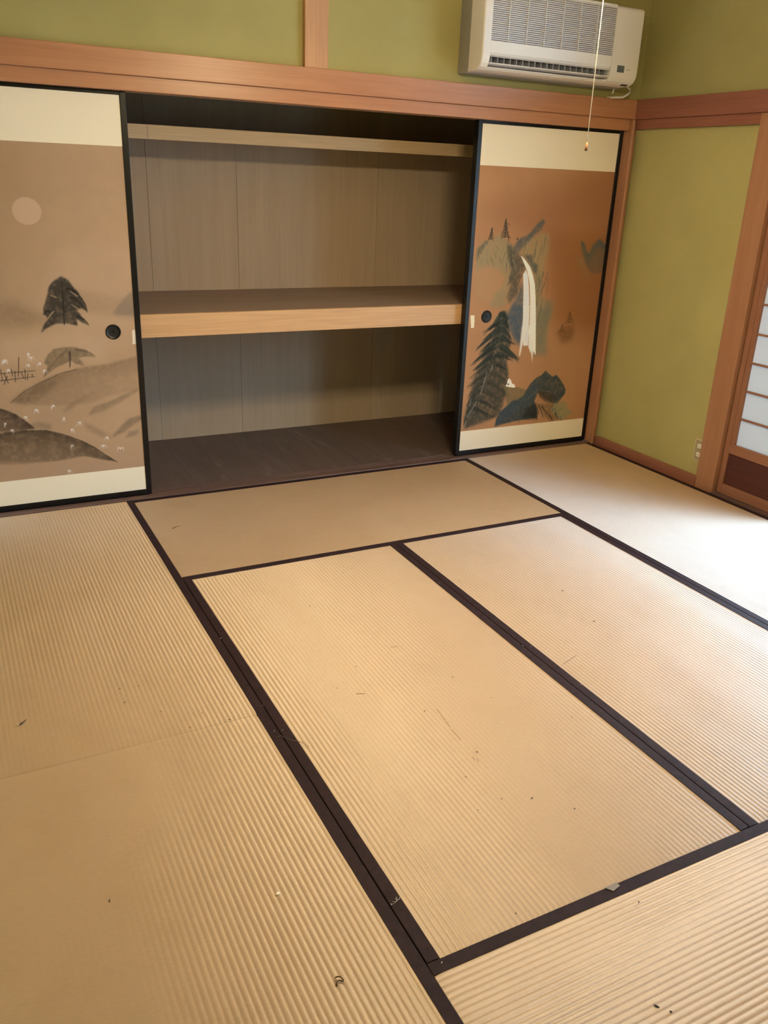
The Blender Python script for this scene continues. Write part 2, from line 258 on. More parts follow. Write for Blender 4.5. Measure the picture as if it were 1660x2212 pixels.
# ------------------------------------------------------------------ painted sliding doors
ART=[
('L','p',[(-0.6111,1.5142),(-0.2376,1.5171),(-0.309,1.3277),(-0.4482,1.0085),(-0.6937,0.9232)],(158,116,72),0.5,0.12,0.0),
('L','p',[(-0.2257,1.1161),(0.0943,1.1538),(0.09,0.8032),(-0.1156,0.6915),(-0.3202,0.8948)],(184,142,98),0.6,0.08,0.0),
('L','p',[(-0.6949,0.9143),(-0.4072,0.9121),(-0.2717,0.8361),(-0.3651,0.8109),(-0.7062,0.8333)],(128,96,60),0.55,0.035,0.4),
('L','p',[(-0.1857,0.9634),(-0.0192,0.9254),(0.0809,0.9033),(0.0754,0.8239),(-0.1574,0.867)],(140,106,70),0.35,0.03,0.3),
('L','e',[(-0.3192,1.265)],0.0545,0.052,(196,152,106),0.8,0.006),
('L','p',[(-0.0182,0.8488),(0.0043,0.8796),(0.0348,0.9167),(0.0722,0.9446),(0.0823,0.9444),(0.0802,0.8388),(0.0092,0.8438)],(128,104,74),0.75,0.01,0.3),
('L','p',[(-0.4778,0.7584),(-0.2582,0.7873),(-0.0533,0.7388),(-0.0606,0.6479),(-0.383,0.6468),(-0.4879,0.6725)],(186,145,100),0.6,0.04,0.0),
('L','p',[(-0.467,0.4946),(-0.4104,0.5369),(-0.3452,0.5685),(-0.2595,0.6043),(-0.159,0.6267),(-0.0578,0.6338),(0.0732,0.6608),(0.068,0.5069),(-0.0693,0.4899),(-0.1431,0.4632),(-0.2732,0.463),(-0.3695,0.4736)],(120,90,56),0.7,0.008,0.4,0.05),
('L','p',[(-0.462,0.4968),(-0.3955,0.5436),(-0.3102,0.5817),(-0.2311,0.5946),(-0.3053,0.5343),(-0.3676,0.4919),(-0.4164,0.4827)],(108,80,50),0.6,0.02,0.4),
('L','p',[(-0.2665,0.4303),(-0.2226,0.475),(-0.155,0.5018),(-0.1032,0.5141),(-0.1823,0.4771),(-0.2305,0.4434)],(118,90,58),0.55,0.012,0.4),
('L','p',[(-0.1579,0.41),(-0.1293,0.4458),(-0.0448,0.4716),(0.0632,0.5154),(0.0678,0.5041),(-0.0146,0.4583),(-0.0848,0.4256)],(110,86,56),0.65,0.01,0.4,0.03),
('L','p',[(-0.0633,0.3013),(-0.0176,0.3475),(0.0165,0.378),(0.0763,0.3923),(0.075,0.3727),(0.03,0.343),(-0.0038,0.318)],(100,78,52),0.75,0.008,0.4,0.04),
('L','p',[(-0.0059,0.2899),(0.0178,0.3216),(0.0609,0.3231),(0.0429,0.2964)],(112,90,62),0.55,0.008,0.3),
('L','p',[(-0.4139,0.374),(-0.3824,0.3978),(-0.3202,0.3867),(-0.318,0.3594)],(104,80,52),0.5,0.012,0.5),
('L','p',[(-0.186,0.3797),(-0.1418,0.3591),(-0.0833,0.3145),(-0.0533,0.2947),(-0.11,0.306),(-0.1636,0.3446)],(120,92,60),0.45,0.012,0.4),
('L','p',[(-0.7407,0.451),(-0.6026,0.4799),(-0.5121,0.4682),(-0.4854,0.4571),(-0.4545,0.4387),(-0.4241,0.4122),(-0.3852,0.3712),(-0.453,0.367),(-0.7511,0.3753)],(53,37,24),0.9,0.004,0.35,0.07),
('L','p',[(-0.7568,0.3345),(-0.5693,0.3783),(-0.5244,0.3644),(-0.4387,0.3667),(-0.3426,0.3591),(-0.2756,0.3362),(-0.1983,0.2982),(-0.14,0.2585),(-0.0913,0.2135),(-0.0514,0.1803),(-0.1946,0.225),(-0.2975,0.2141),(-0.4459,0.2145),(-0.7696,0.2416)],(64,47,28),0.92,0.004,0.35,0.07),
('L','s',[(-0.4389,0.3657),(-0.3427,0.358),(-0.2757,0.3357),(-0.1984,0.2971),(-0.1401,0.2574),(-0.0913,0.2135),(-0.0488,0.1788)],0.002,0.003,(39,29,19),0.8),
('L','s',[(-0.558,0.471),(-0.512,0.4692),(-0.4852,0.4581),(-0.4544,0.4397),(-0.424,0.4133),(-0.3852,0.3712)],0.003,0.002,(37,27,18),0.8),
('L','s',[(-0.4673,0.492),(-0.4105,0.5359),(-0.3453,0.5675),(-0.2596,0.6033),(-0.1895,0.6181)],0.002,0.003,(61,45,30),0.6),
('L','p',[(-0.7682,0.252),(-0.3964,0.2199),(-0.1966,0.2026),(-0.0514,0.1803),(0.0653,0.1434),(-0.551,0.1391),(-0.7797,0.1683)],(168,126,84),0.55,0.015,0.2),
('L','p',[(-0.2127,1.0125),(-0.186,0.9953),(-0.1719,0.9683),(-0.1589,0.9534),(-0.134,0.9084),(-0.1224,0.8857),(-0.121,0.8632),(-0.1464,0.8789),(-0.1618,0.8694),(-0.1451,0.8389),(-0.1195,0.8066),(-0.1469,0.8188),(-0.1698,0.8347),(-0.1677,0.8044),(-0.2099,0.8186),(-0.253,0.8177),(-0.2928,0.7993),(-0.3159,0.7814),(-0.3035,0.8097),(-0.2836,0.8436),(-0.2985,0.8579),(-0.2978,0.8785),(-0.2864,0.9075),(-0.2736,0.9412),(-0.2672,0.9676),(-0.2502,0.989)],(43,36,25),0.88,0.004,0.35),
('L','s',[(-0.1735,0.9512),(-0.1458,0.9255),(-0.1239,0.8858)],0.008,0.002,(32,26,18),0.9),
('L','s',[(-0.1808,0.9244),(-0.1482,0.8996),(-0.1212,0.8607)],0.008,0.002,(32,26,18),0.9),
('L','s',[(-0.164,0.8445),(-0.1396,0.8319),(-0.1211,0.8052)],0.008,0.002,(32,26,18),0.9),
('L','s',[(-0.2764,0.868),(-0.2852,0.869),(-0.3001,0.8565)],0.008,0.002,(32,26,18),0.9),
('L','s',[(-0.1966,0.959),(-0.1707,0.9556),(-0.1507,0.9385)],0.008,0.002,(32,26,18),0.9),
('L','s',[(-0.1835,0.8949),(-0.1429,0.8638)],0.003,0.006,(165,126,82),0.75),
('L','s',[(-0.2648,0.9361),(-0.2424,0.9259)],0.003,0.006,(165,126,82),0.75),
('L','s',[(-0.1832,0.949),(-0.1564,0.9287)],0.003,0.006,(165,126,82),0.75),
('L','s',[(-0.2628,0.8627),(-0.2921,0.8291)],0.003,0.006,(165,126,82),0.75),
('L','s',[(-0.2784,0.8484),(-0.2576,0.8674)],0.003,0.006,(165,126,82),0.75),
('L','s',[(-0.2127,0.9884),(-0.2155,0.9105),(-0.2199,0.814)],0.003,0.006,(26,21,14),0.8),
('L','p',[(-0.2732,0.7104),(-0.2341,0.7161),(-0.1903,0.7165),(-0.1427,0.6986),(-0.1241,0.6847),(-0.1064,0.6691),(-0.1401,0.6725),(-0.175,0.6693),(-0.151,0.6325),(-0.1874,0.6414),(-0.2055,0.6581),(-0.226,0.6489),(-0.2714,0.6309),(-0.3258,0.5931),(-0.3044,0.6381),(-0.3172,0.6542),(-0.2993,0.6889)],(112,88,56),0.8,0.006,0.4),
('L','s',[(-0.2095,0.6944),(-0.2114,0.6584),(-0.2145,0.6301)],0.008,0.004,(61,47,30),0.8),
('L','s',[(-0.2211,0.7001),(-0.2684,0.6617),(-0.3232,0.5955)],0.012,0.003,(104,80,52),0.6),
('L','s',[(-0.1818,0.7032),(-0.1383,0.6932),(-0.1064,0.6691)],0.01,0.003,(98,76,50),0.7),
('L','s',[(-0.5763,0.6172),(-0.3561,0.6233)],0.0032,0.0024,(55,39,27),0.85),
('L','s',[(-0.5896,0.583),(-0.3611,0.598)],0.0032,0.0024,(55,39,27),0.85),
('L','s',[(-0.4899,0.6368),(-0.4877,0.5886)],0.0032,0.0024,(55,39,27),0.85),
('L','s',[(-0.4487,0.6342),(-0.4472,0.6062)],0.0032,0.0024,(55,39,27),0.85),
('L','s',[(-0.414,0.6826),(-0.4244,0.6022)],0.0032,0.0024,(55,39,27),0.85),
('L','s',[(-0.4357,0.6258),(-0.4385,0.5801)],0.0032,0.0024,(55,39,27),0.85),
('L','s',[(-0.3963,0.6309),(-0.3978,0.5876)],0.0032,0.0024,(55,39,27),0.85),
('L','s',[(-0.4782,0.6184),(-0.4668,0.577)],0.0032,0.0024,(55,39,27),0.85),
('L','s',[(-0.4108,0.6191),(-0.4042,0.5931)],0.0032,0.0024,(55,39,27),0.85),
('L','s',[(-0.3856,0.6124),(-0.3907,0.5871)],0.0032,0.0024,(55,39,27),0.85),
('L','s',[(-0.5193,0.6386),(-0.522,0.5783)],0.0032,0.0024,(55,39,27),0.85),
('L','s',[(-0.5493,0.6529),(-0.5546,0.573)],0.0032,0.0024,(55,39,27),0.85),
('L','s',[(-0.4682,0.6051),(-0.4835,0.573)],0.0032,0.0024,(55,39,27),0.85),
('L','s',[(-0.3695,0.6088),(-0.3696,0.5985)],0.0032,0.0024,(55,39,27),0.85),
('L','s',[(-0.3769,0.6931),(-0.3772,0.6973),(-0.3793,0.6829)],0.0034,0.0012,(226,208,178),0.6),
('L','s',[(-0.3769,0.6931),(-0.3748,0.697),(-0.3754,0.6818)],0.0034,0.0012,(226,208,178),0.6),
('L','s',[(-0.3769,0.6931),(-0.3738,0.6988),(-0.3731,0.6908)],0.0034,0.0012,(226,208,178),0.6),
('L','s',[(-0.3769,0.6931),(-0.3718,0.6962),(-0.3706,0.6783)],0.0034,0.0012,(226,208,178),0.6),
('L','s',[(-0.3659,0.6774),(-0.3579,0.6818),(-0.3542,0.6696)],0.0034,0.0012,(226,208,178),0.6),
('L','s',[(-0.3659,0.6774),(-0.3645,0.6808),(-0.3656,0.6637)],0.0034,0.0012,(226,208,178),0.6),
('L','s',[(-0.3659,0.6774),(-0.3737,0.6819),(-0.3808,0.6671)],0.0034,0.0012,(226,208,178),0.6),
('L','s',[(-0.3659,0.6774),(-0.3683,0.6813),(-0.3719,0.6655)],0.0034,0.0012,(226,208,178),0.6),
('L','s',[(-0.4707,0.6632),(-0.4761,0.668),(-0.4816,0.6549)],0.0034,0.0012,(226,208,178),0.6),
('L','s',[(-0.4707,0.6632),(-0.4744,0.6686),(-0.4784,0.6585)],0.0034,0.0012,(226,208,178),0.6),
('L','s',[(-0.4707,0.6632),(-0.4781,0.6682),(-0.4849,0.6558)],0.0034,0.0012,(226,208,178),0.6),
('L','s',[(-0.4707,0.6632),(-0.4631,0.6679),(-0.4597,0.6573)],0.0034,0.0012,(226,208,178),0.6),
('L','s',[(-0.382,0.6463),(-0.3793,0.6513),(-0.3791,0.6404)],0.0034,0.0012,(226,208,178),0.6),
('L','s',[(-0.382,0.6463),(-0.3779,0.6508),(-0.3769,0.6381)],0.0034,0.0012,(226,208,178),0.6),
('L','s',[(-0.382,0.6463),(-0.3768,0.6515),(-0.3747,0.6419)],0.0034,0.0012,(226,208,178),0.6),
('L','s',[(-0.382,0.6463),(-0.3869,0.6514),(-0.3919,0.639)],0.0034,0.0012,(226,208,178),0.6),
('L','s',[(-0.3319,0.65),(-0.3316,0.6553),(-0.3328,0.6451)],0.0034,0.0012,(226,208,178),0.6),
('L','s',[(-0.3319,0.65),(-0.3385,0.6551),(-0.3446,0.6428)],0.0034,0.0012,(226,208,178),0.6),
('L','s',[(-0.3319,0.65),(-0.3366,0.6552),(-0.3414,0.6437)],0.0034,0.0012,(226,208,178),0.6),
('L','s',[(-0.3319,0.65),(-0.3337,0.6555),(-0.3364,0.6458)],0.0034,0.0012,(226,208,178),0.6),
('L','s',[(-0.3208,0.6185),(-0.3123,0.6226),(-0.3082,0.6089)],0.0034,0.0012,(226,208,178),0.6),
('L','s',[(-0.3208,0.6185),(-0.3217,0.6232),(-0.324,0.6097)],0.0034,0.0012,(226,208,178),0.6),
('L','s',[(-0.3208,0.6185),(-0.3205,0.6241),(-0.3216,0.6144)],0.0034,0.0012,(226,208,178),0.6),
('L','s',[(-0.3208,0.6185),(-0.3183,0.6239),(-0.318,0.614)],0.0034,0.0012,(226,208,178),0.6),
('L','s',[(-0.4584,0.6298),(-0.4551,0.6331),(-0.4551,0.6161)],0.0034,0.0012,(226,208,178),0.6),
('L','s',[(-0.4584,0.6298),(-0.461,0.6342),(-0.4646,0.6205)],0.0034,0.0012,(226,208,178),0.6),
('L','s',[(-0.4584,0.6298),(-0.4615,0.6336),(-0.4658,0.617)],0.0034,0.0012,(226,208,178),0.6),
('L','s',[(-0.4584,0.6298),(-0.4644,0.6352),(-0.47,0.6244)],0.0034,0.0012,(226,208,178),0.6),
('L','s',[(-0.499,0.4006),(-0.4995,0.4054),(-0.5018,0.3923)],0.0034,0.0012,(226,208,178),0.6),
('L','s',[(-0.499,0.4006),(-0.4955,0.4063),(-0.4947,0.3978)],0.0034,0.0012,(226,208,178),0.6),
('L','s',[(-0.499,0.4006),(-0.5002,0.4044),(-0.5033,0.3869)],0.0034,0.0012,(226,208,178),0.6),
('L','s',[(-0.499,0.4006),(-0.5001,0.4049),(-0.503,0.3894)],0.0034,0.0012,(226,208,178),0.6),
('L','s',[(-0.4159,0.4221),(-0.4202,0.4286),(-0.4244,0.4205)],0.0034,0.0012,(226,208,178),0.6),
('L','s',[(-0.4159,0.4221),(-0.4144,0.4254),(-0.4158,0.4064)],0.0034,0.0012,(226,208,178),0.6),
('L','s',[(-0.4159,0.4221),(-0.4172,0.4282),(-0.4194,0.4194)],0.0034,0.0012,(226,208,178),0.6),
('L','s',[(-0.4159,0.4221),(-0.4098,0.4253),(-0.408,0.4072)],0.0034,0.0012,(226,208,178),0.6),
('L','s',[(-0.372,0.45),(-0.3748,0.454),(-0.3788,0.4362)],0.0034,0.0012,(226,208,178),0.6),
('L','s',[(-0.372,0.45),(-0.364,0.4538),(-0.3605,0.4385)],0.0034,0.0012,(226,208,178),0.6),
('L','s',[(-0.372,0.45),(-0.3664,0.4543),(-0.3644,0.4403)],0.0034,0.0012,(226,208,178),0.6),
('L','s',[(-0.372,0.45),(-0.3672,0.4541),(-0.3658,0.439)],0.0034,0.0012,(226,208,178),0.6),
('L','s',[(-0.2954,0.4622),(-0.2991,0.4678),(-0.3031,0.4562)],0.0034,0.0012,(226,208,178),0.6),
('L','s',[(-0.2954,0.4622),(-0.3009,0.4678),(-0.3061,0.4557)],0.0034,0.0012,(226,208,178),0.6),
('L','s',[(-0.2954,0.4622),(-0.3019,0.4674),(-0.3079,0.4534)],0.0034,0.0012,(226,208,178),0.6),
('L','s',[(-0.2954,0.4622),(-0.3017,0.4664),(-0.3079,0.4486)],0.0034,0.0012,(226,208,178),0.6),
('L','s',[(-0.2592,0.4027),(-0.2611,0.4082),(-0.2639,0.3961)],0.0034,0.0012,(226,208,178),0.6),
('L','s',[(-0.2592,0.4027),(-0.258,0.4071),(-0.2589,0.3914)],0.0034,0.0012,(226,208,178),0.6),
('L','s',[(-0.2592,0.4027),(-0.258,0.4069),(-0.259,0.3905)],0.0034,0.0012,(226,208,178),0.6),
('L','s',[(-0.2592,0.4027),(-0.2628,0.4071),(-0.2671,0.39)],0.0034,0.0012,(226,208,178),0.6),
('L','s',[(-0.1963,0.3779),(-0.2046,0.3826),(-0.212,0.3647)],0.0034,0.0012,(226,208,178),0.6),
('L','s',[(-0.1963,0.3779),(-0.197,0.3822),(-0.1993,0.3655)],0.0034,0.0012,(226,208,178),0.6),
('L','s',[(-0.1963,0.3779),(-0.1944,0.3834),(-0.1945,0.3721)],0.0034,0.0012,(226,208,178),0.6),
('L','s',[(-0.1963,0.3779),(-0.1912,0.3819),(-0.1895,0.3653)],0.0034,0.0012,(226,208,178),0.6),
('L','s',[(-0.2343,0.3487),(-0.2325,0.3531),(-0.233,0.3374)],0.0034,0.0012,(226,208,178),0.6),
('L','s',[(-0.2343,0.3487),(-0.2265,0.3534),(-0.2228,0.341)],0.0034,0.0012,(226,208,178),0.6),
('L','s',[(-0.2343,0.3487),(-0.2262,0.3516),(-0.2227,0.3321)],0.0034,0.0012,(226,208,178),0.6),
('L','s',[(-0.2343,0.3487),(-0.2323,0.353),(-0.2327,0.3373)],0.0034,0.0012,(226,208,178),0.6),
('L','s',[(-0.2387,0.2746),(-0.2332,0.2799),(-0.2309,0.2687)],0.0034,0.0012,(226,208,178),0.6),
('L','s',[(-0.2387,0.2746),(-0.2423,0.279),(-0.2466,0.2611)],0.0034,0.0012,(226,208,178),0.6),
('L','s',[(-0.2387,0.2746),(-0.239,0.2787),(-0.2411,0.2611)],0.0034,0.0012,(226,208,178),0.6),
('L','s',[(-0.2387,0.2746),(-0.2392,0.2806),(-0.2409,0.2705)],0.0034,0.0012,(226,208,178),0.6),
('L','s',[(-0.0846,0.2978),(-0.0907,0.3031),(-0.0963,0.2877)],0.0034,0.0012,(226,208,178),0.6),
('L','s',[(-0.0846,0.2978),(-0.0845,0.3036),(-0.0857,0.292)],0.0034,0.0012,(226,208,178),0.6),
('L','s',[(-0.0846,0.2978),(-0.0821,0.3025),(-0.0819,0.2872)],0.0034,0.0012,(226,208,178),0.6),
('L','s',[(-0.0846,0.2978),(-0.0808,0.3023),(-0.0797,0.2869)],0.0034,0.0012,(226,208,178),0.6),
('L','s',[(-0.1033,0.2603),(-0.1108,0.2673),(-0.117,0.2577)],0.0034,0.0012,(226,208,178),0.6),
('L','s',[(-0.1033,0.2603),(-0.1017,0.2651),(-0.102,0.2499)],0.0034,0.0012,(226,208,178),0.6),
('L','s',[(-0.1033,0.2603),(-0.1071,0.2658),(-0.1111,0.2519)],0.0034,0.0012,(226,208,178),0.6),
('L','s',[(-0.1033,0.2603),(-0.0939,0.2644),(-0.089,0.2493)],0.0034,0.0012,(226,208,178),0.6),
('L','s',[(-0.0308,0.2412),(-0.038,0.2485),(-0.0437,0.24)],0.0034,0.0012,(226,208,178),0.6),
('L','s',[(-0.0308,0.2412),(-0.021,0.2464),(-0.0156,0.2353)],0.0034,0.0012,(226,208,178),0.6),
('L','s',[(-0.0308,0.2412),(-0.0388,0.2463),(-0.0457,0.2286)],0.0034,0.0012,(226,208,178),0.6),
('L','s',[(-0.0308,0.2412),(-0.0219,0.2454),(-0.0172,0.2303)],0.0034,0.0012,(226,208,178),0.6),
('L','s',[(-0.4721,0.6708),(-0.4638,0.6743),(-0.4603,0.6589)],0.0034,0.0012,(226,208,178),0.6),
('L','s',[(-0.4721,0.6708),(-0.4761,0.6755),(-0.4807,0.6626)],0.0034,0.0012,(226,208,178),0.6),
('L','s',[(-0.4721,0.6708),(-0.4668,0.676),(-0.4647,0.6666)],0.0034,0.0012,(226,208,178),0.6),
('L','s',[(-0.4721,0.6708),(-0.4644,0.6758),(-0.4607,0.6664)],0.0034,0.0012,(226,208,178),0.6),
('L','s',[(-0.4766,0.3693),(-0.4748,0.3743),(-0.4754,0.3619)],0.0034,0.0012,(226,208,178),0.6),
('L','s',[(-0.4766,0.3693),(-0.47,0.3739),(-0.4674,0.3615)],0.0034,0.0012,(226,208,178),0.6),
('L','s',[(-0.4766,0.3693),(-0.4725,0.3727),(-0.4721,0.3548)],0.0034,0.0012,(226,208,178),0.6),
('L','s',[(-0.4766,0.3693),(-0.4796,0.3757),(-0.4831,0.3676)],0.0034,0.0012,(226,208,178),0.6),
('L','s',[(-0.2621,0.1593),(-0.2651,0.1655),(-0.2686,0.1543)],0.0034,0.0012,(226,208,178),0.6),
('L','s',[(-0.2621,0.1593),(-0.2594,0.1629),(-0.2597,0.1435)],0.0034,0.0012,(226,208,178),0.6),
('L','s',[(-0.2621,0.1593),(-0.2529,0.1626),(-0.2486,0.1444)],0.0034,0.0012,(226,208,178),0.6),
('L','s',[(-0.2621,0.1593),(-0.2622,0.1652),(-0.2637,0.1538)],0.0034,0.0012,(226,208,178),0.6),
('L','p',[(0.0606,0.7789),(0.0801,0.7771),(0.08,0.7151),(0.0576,0.7152)],(222,196,150),0.9,0.001,0.0),
('R','p',[(1.7919,1.2959),(2.2186,1.3974),(2.7073,1.5552),(2.8953,0.5135),(2.3759,0.702),(2.2813,1.1602)],(127,73,39),0.55,0.15,0.0),  # reddish wash; its darker right half partly holds light falling off
('R','p',[(2.2434,1.2084),(2.7048,1.1872),(2.7205,0.6885),(2.3759,0.702)],(125,71,33),0.5,0.08,0.0),
('R','p',[(1.8327,1.0358),(1.9753,1.0347),(2.0109,0.9269),(1.9348,0.8396),(1.8359,0.8717)],(155,108,66),0.8,0.03,0.0),
('R','p',[(1.8337,1.1209),(1.8795,1.1608),(1.9143,1.1657),(1.9589,1.1918),(1.9961,1.1779),(2.0292,1.1496),(2.0616,1.1306),(2.0715,1.0969),(2.052,1.0535),(2.0821,1.0045),(2.0619,0.9654),(2.0489,0.9163),(2.0412,0.8166),(1.9362,0.8246),(1.9718,0.8931),(2.0114,0.9219),(2.024,0.9758),(1.9773,1.0153),(1.9154,1.0352),(1.8345,1.0167)],(128,107,68),0.75,0.016,0.45),
('R','p',[(1.8339,1.1185),(1.8795,1.1608),(1.9032,1.1586),(1.8667,1.1115),(1.8339,1.0548)],(72,61,42),0.65,0.01,0.4),
('R','p',[(2.0172,1.1496),(2.0616,1.1306),(2.1027,1.092),(2.153,1.0332),(2.139,0.994),(2.1188,0.9547),(2.1082,0.8851),(2.0639,0.8361),(2.0471,0.8765),(2.0652,0.9358),(2.0485,0.9755),(2.0625,1.0145),(2.0327,1.0633)],(66,58,42),0.8,0.014,0.5),
('R','p',[(2.0616,1.1306),(2.0882,1.1642),(2.1165,1.1834),(2.1466,1.1884),(2.1794,1.2221),(2.2067,1.2511),(2.2352,1.2705),(2.2489,1.2612),(2.2353,1.2227),(2.201,1.1984),(2.1624,1.1597),(2.1233,1.1258),(2.096,1.0969),(2.0699,1.1114)],(61,64,57),0.88,0.008,0.35,0.06),
('R','p',[(2.1233,1.1258),(2.1848,1.1791),(2.2434,1.2084),(2.295,1.1991),(2.2955,1.1014),(2.283,1.0521),(2.2724,0.9874),(2.2696,0.8611),(2.2503,0.8105),(2.2284,0.9329),(2.1918,1.0231),(2.1477,1.0773),(2.1022,1.0969)],(136,108,65),0.75,0.018,0.45),
('R','p',[(2.1336,1.0919),(2.1895,1.0918),(2.2007,1.0526),(2.2347,1.0326),(2.2284,0.983),(2.2069,1.0031),(2.1768,1.0429)],(68,65,51),0.8,0.008,0.4),
('R','p',[(2.2271,0.9929),(2.2513,1.0026),(2.254,0.9325),(2.2761,0.861),(2.3703,0.838),(2.362,0.7551),(2.3406,0.7181),(2.3575,0.5427),(2.2839,0.5467),(2.2342,0.862)],(105,95,67),0.7,0.022,0.45),
('R','p',[(2.2496,0.7521),(2.327,0.8392),(2.351,0.8386),(2.3424,0.725),(2.3046,0.6013),(2.2735,0.515),(2.2588,0.6325)],(102,90,63),0.6,0.022,0.4),
('R','p',[(2.1363,0.9643),(2.1545,0.8639),(2.1711,0.7245),(2.1724,0.6056),(2.1213,0.6603),(2.0592,0.7655),(2.0889,0.8354),(2.1201,0.8899)],(62,68,68),0.75,0.016,0.35),
('R','p',[(2.09,0.827),(2.159,0.8251),(2.1643,0.7316),(2.1625,0.5986),(2.117,0.639),(2.0743,0.7116),(2.0562,0.7727)],(64,68,67),0.7,0.018,0.35),
('R','p',[(2.5067,1.1661),(2.5363,1.1462),(2.5635,1.101),(2.5836,1.101),(2.5914,1.1363),(2.6357,1.1742),(2.7008,1.1314),(2.7186,1.0287),(2.6703,0.9877),(2.6018,0.9885),(2.5597,1.0402),(2.5234,1.1011)],(62,68,58),0.9,0.008,0.35,0.05),
('R','p',[(2.4793,1.0861),(2.5407,1.0758),(2.5714,1.0094),(2.617,0.9365),(2.5948,0.9472),(2.5243,1.0099)],(123,88,50),0.6,0.022,0.4),
('R','s',[(2.2769,0.9284),(2.2735,0.8987),(2.2701,0.8403)],0.008847125811720567,0.002,(67,61,45),0.45),
('R','s',[(2.2115,1.0981),(2.2005,1.0664),(2.1836,1.0212)],0.004415588579099868,0.002,(67,61,45),0.45),
('R','s',[(2.3054,0.9263),(2.3016,0.8807),(2.2923,0.839)],0.006440614474530075,0.002,(123,90,54),0.45),
('R','s',[(2.1364,1.0643),(2.1308,1.0377),(2.1254,0.973)],0.006210679845059998,0.002,(67,61,45),0.45),
('R','s',[(2.2445,1.1521),(2.2428,1.1273),(2.24,1.0921)],0.008370748430919114,0.002,(123,90,54),0.45),
('R','s',[(2.2058,1.1161),(2.1964,1.0748),(2.1773,1.0532)],0.008681556099536004,0.002,(67,61,45),0.45),
('R','s',[(2.2677,0.8855),(2.2665,0.8407),(2.2622,0.7926)],0.009932914900619866,0.002,(151,121,74),0.45),
('R','s',[(2.2442,1.0091),(2.245,0.9657),(2.2439,0.9184)],0.006457610143362907,0.002,(102,84,56),0.45),
('R','s',[(2.3014,0.999),(2.2947,0.9643),(2.2818,0.9333)],0.009004723836180383,0.002,(67,61,45),0.45),
('R','s',[(2.2849,0.8122),(2.2805,0.7764),(2.2723,0.7329)],0.008489056118823864,0.002,(67,61,45),0.45),
('R','s',[(2.2266,1.0677),(2.2273,1.0408),(2.23,0.9867)],0.007758982420632568,0.002,(102,84,56),0.45),
('R','s',[(2.2422,0.9638),(2.2342,0.9376),(2.2249,0.8759)],0.00866211152503112,0.002,(102,84,56),0.45),
('R','s',[(2.1446,1.1704),(2.1406,1.1337),(2.1311,1.108)],0.009506702824940217,0.002,(67,61,45),0.45),
('R','s',[(2.3071,0.9654),(2.3078,0.9302),(2.3064,0.8945)],0.005483246740830874,0.002,(67,61,45),0.45),
('R','s',[(2.1464,1.1587),(2.1463,1.1196),(2.1429,1.0867)],0.009021992845296001,0.002,(151,121,74),0.45),
('R','s',[(2.2917,0.94),(2.2807,0.9098),(2.2636,0.8687)],0.009222313806626904,0.002,(67,61,45),0.45),
('R','s',[(2.3189,0.9062),(2.3137,0.8757),(2.3083,0.8108)],0.007153766836737626,0.002,(123,90,54),0.45),
('R','s',[(2.1303,1.107),(2.1306,1.0672),(2.1296,1.0189)],0.007608134691689758,0.002,(123,90,54),0.45),
('R','s',[(2.2396,0.8481),(2.2339,0.8199),(2.2265,0.768)],0.004835864697467794,0.002,(151,121,74),0.45),
('R','s',[(2.1857,1.1383),(2.1834,1.1089),(2.1789,1.0721)],0.005498592504189107,0.002,(123,90,54),0.45),
('R','s',[(2.2969,1.035),(2.2975,1.0074),(2.2971,0.9762)],0.004563632973433153,0.002,(151,121,74),0.45),
('R','s',[(2.2613,0.8921),(2.2503,0.8645),(2.2336,0.8252)],0.005824155935883162,0.002,(102,84,56),0.45),
('R','s',[(2.2627,0.8532),(2.2608,0.81),(2.2523,0.7888)],0.008465189958365382,0.002,(151,121,74),0.45),
('R','s',[(2.2411,0.9984),(2.2386,0.9724),(2.2384,0.906)],0.006325888207430231,0.002,(151,121,74),0.45),
('R','s',[(2.2511,0.9751),(2.2525,0.9306),(2.2504,0.8953)],0.008474854292358957,0.002,(67,61,45),0.45),
('R','s',[(2.1952,1.0712),(2.1952,1.0409),(2.195,0.9971)],0.0072959939907517694,0.002,(151,121,74),0.45),
('R','s',[(2.2101,1.1623),(2.2065,1.1317),(2.2005,1.0887)],0.0057497115000835096,0.002,(67,61,45),0.45),
('R','s',[(2.2731,0.8809),(2.2744,0.8489),(2.2785,0.7836)],0.00464563707417115,0.002,(151,121,74),0.45),
('R','s',[(2.2552,0.9526),(2.256,0.9077),(2.2524,0.8767)],0.00968230441301074,0.002,(123,90,54),0.45),
('R','s',[(2.2356,0.9955),(2.2347,0.97),(2.2357,0.9138)],0.004252239953594964,0.002,(102,84,56),0.45),
('R','s',[(2.2737,0.8799),(2.2721,0.8451),(2.2668,0.8142)],0.00631244197461749,0.002,(123,90,54),0.45),
('R','s',[(2.2524,0.8432),(2.2491,0.8141),(2.2439,0.7716)],0.007627545798889671,0.002,(67,61,45),0.45),
('R','s',[(2.2773,0.9522),(2.2767,0.9134),(2.275,0.8616)],0.008194155834030905,0.002,(102,84,56),0.45),
('R','s',[(2.2993,0.8412),(2.2943,0.7986),(2.2854,0.7449)],0.009935252096165371,0.002,(151,121,74),0.45),
('R','s',[(2.1522,1.1106),(2.1528,1.0723),(2.149,1.0535)],0.005051911327817295,0.002,(102,84,56),0.45),
('R','s',[(2.2376,1.0466),(2.2375,1.0023),(2.2352,0.9525)],0.004998652430055308,0.002,(123,90,54),0.45),
('R','s',[(2.1655,1.0619),(2.1631,1.0239),(2.1559,0.9976)],0.009707430945124811,0.002,(102,84,56),0.45),
('R','s',[(2.247,0.8317),(2.2496,0.7875),(2.2493,0.7541)],0.005430309262780953,0.002,(102,84,56),0.45),
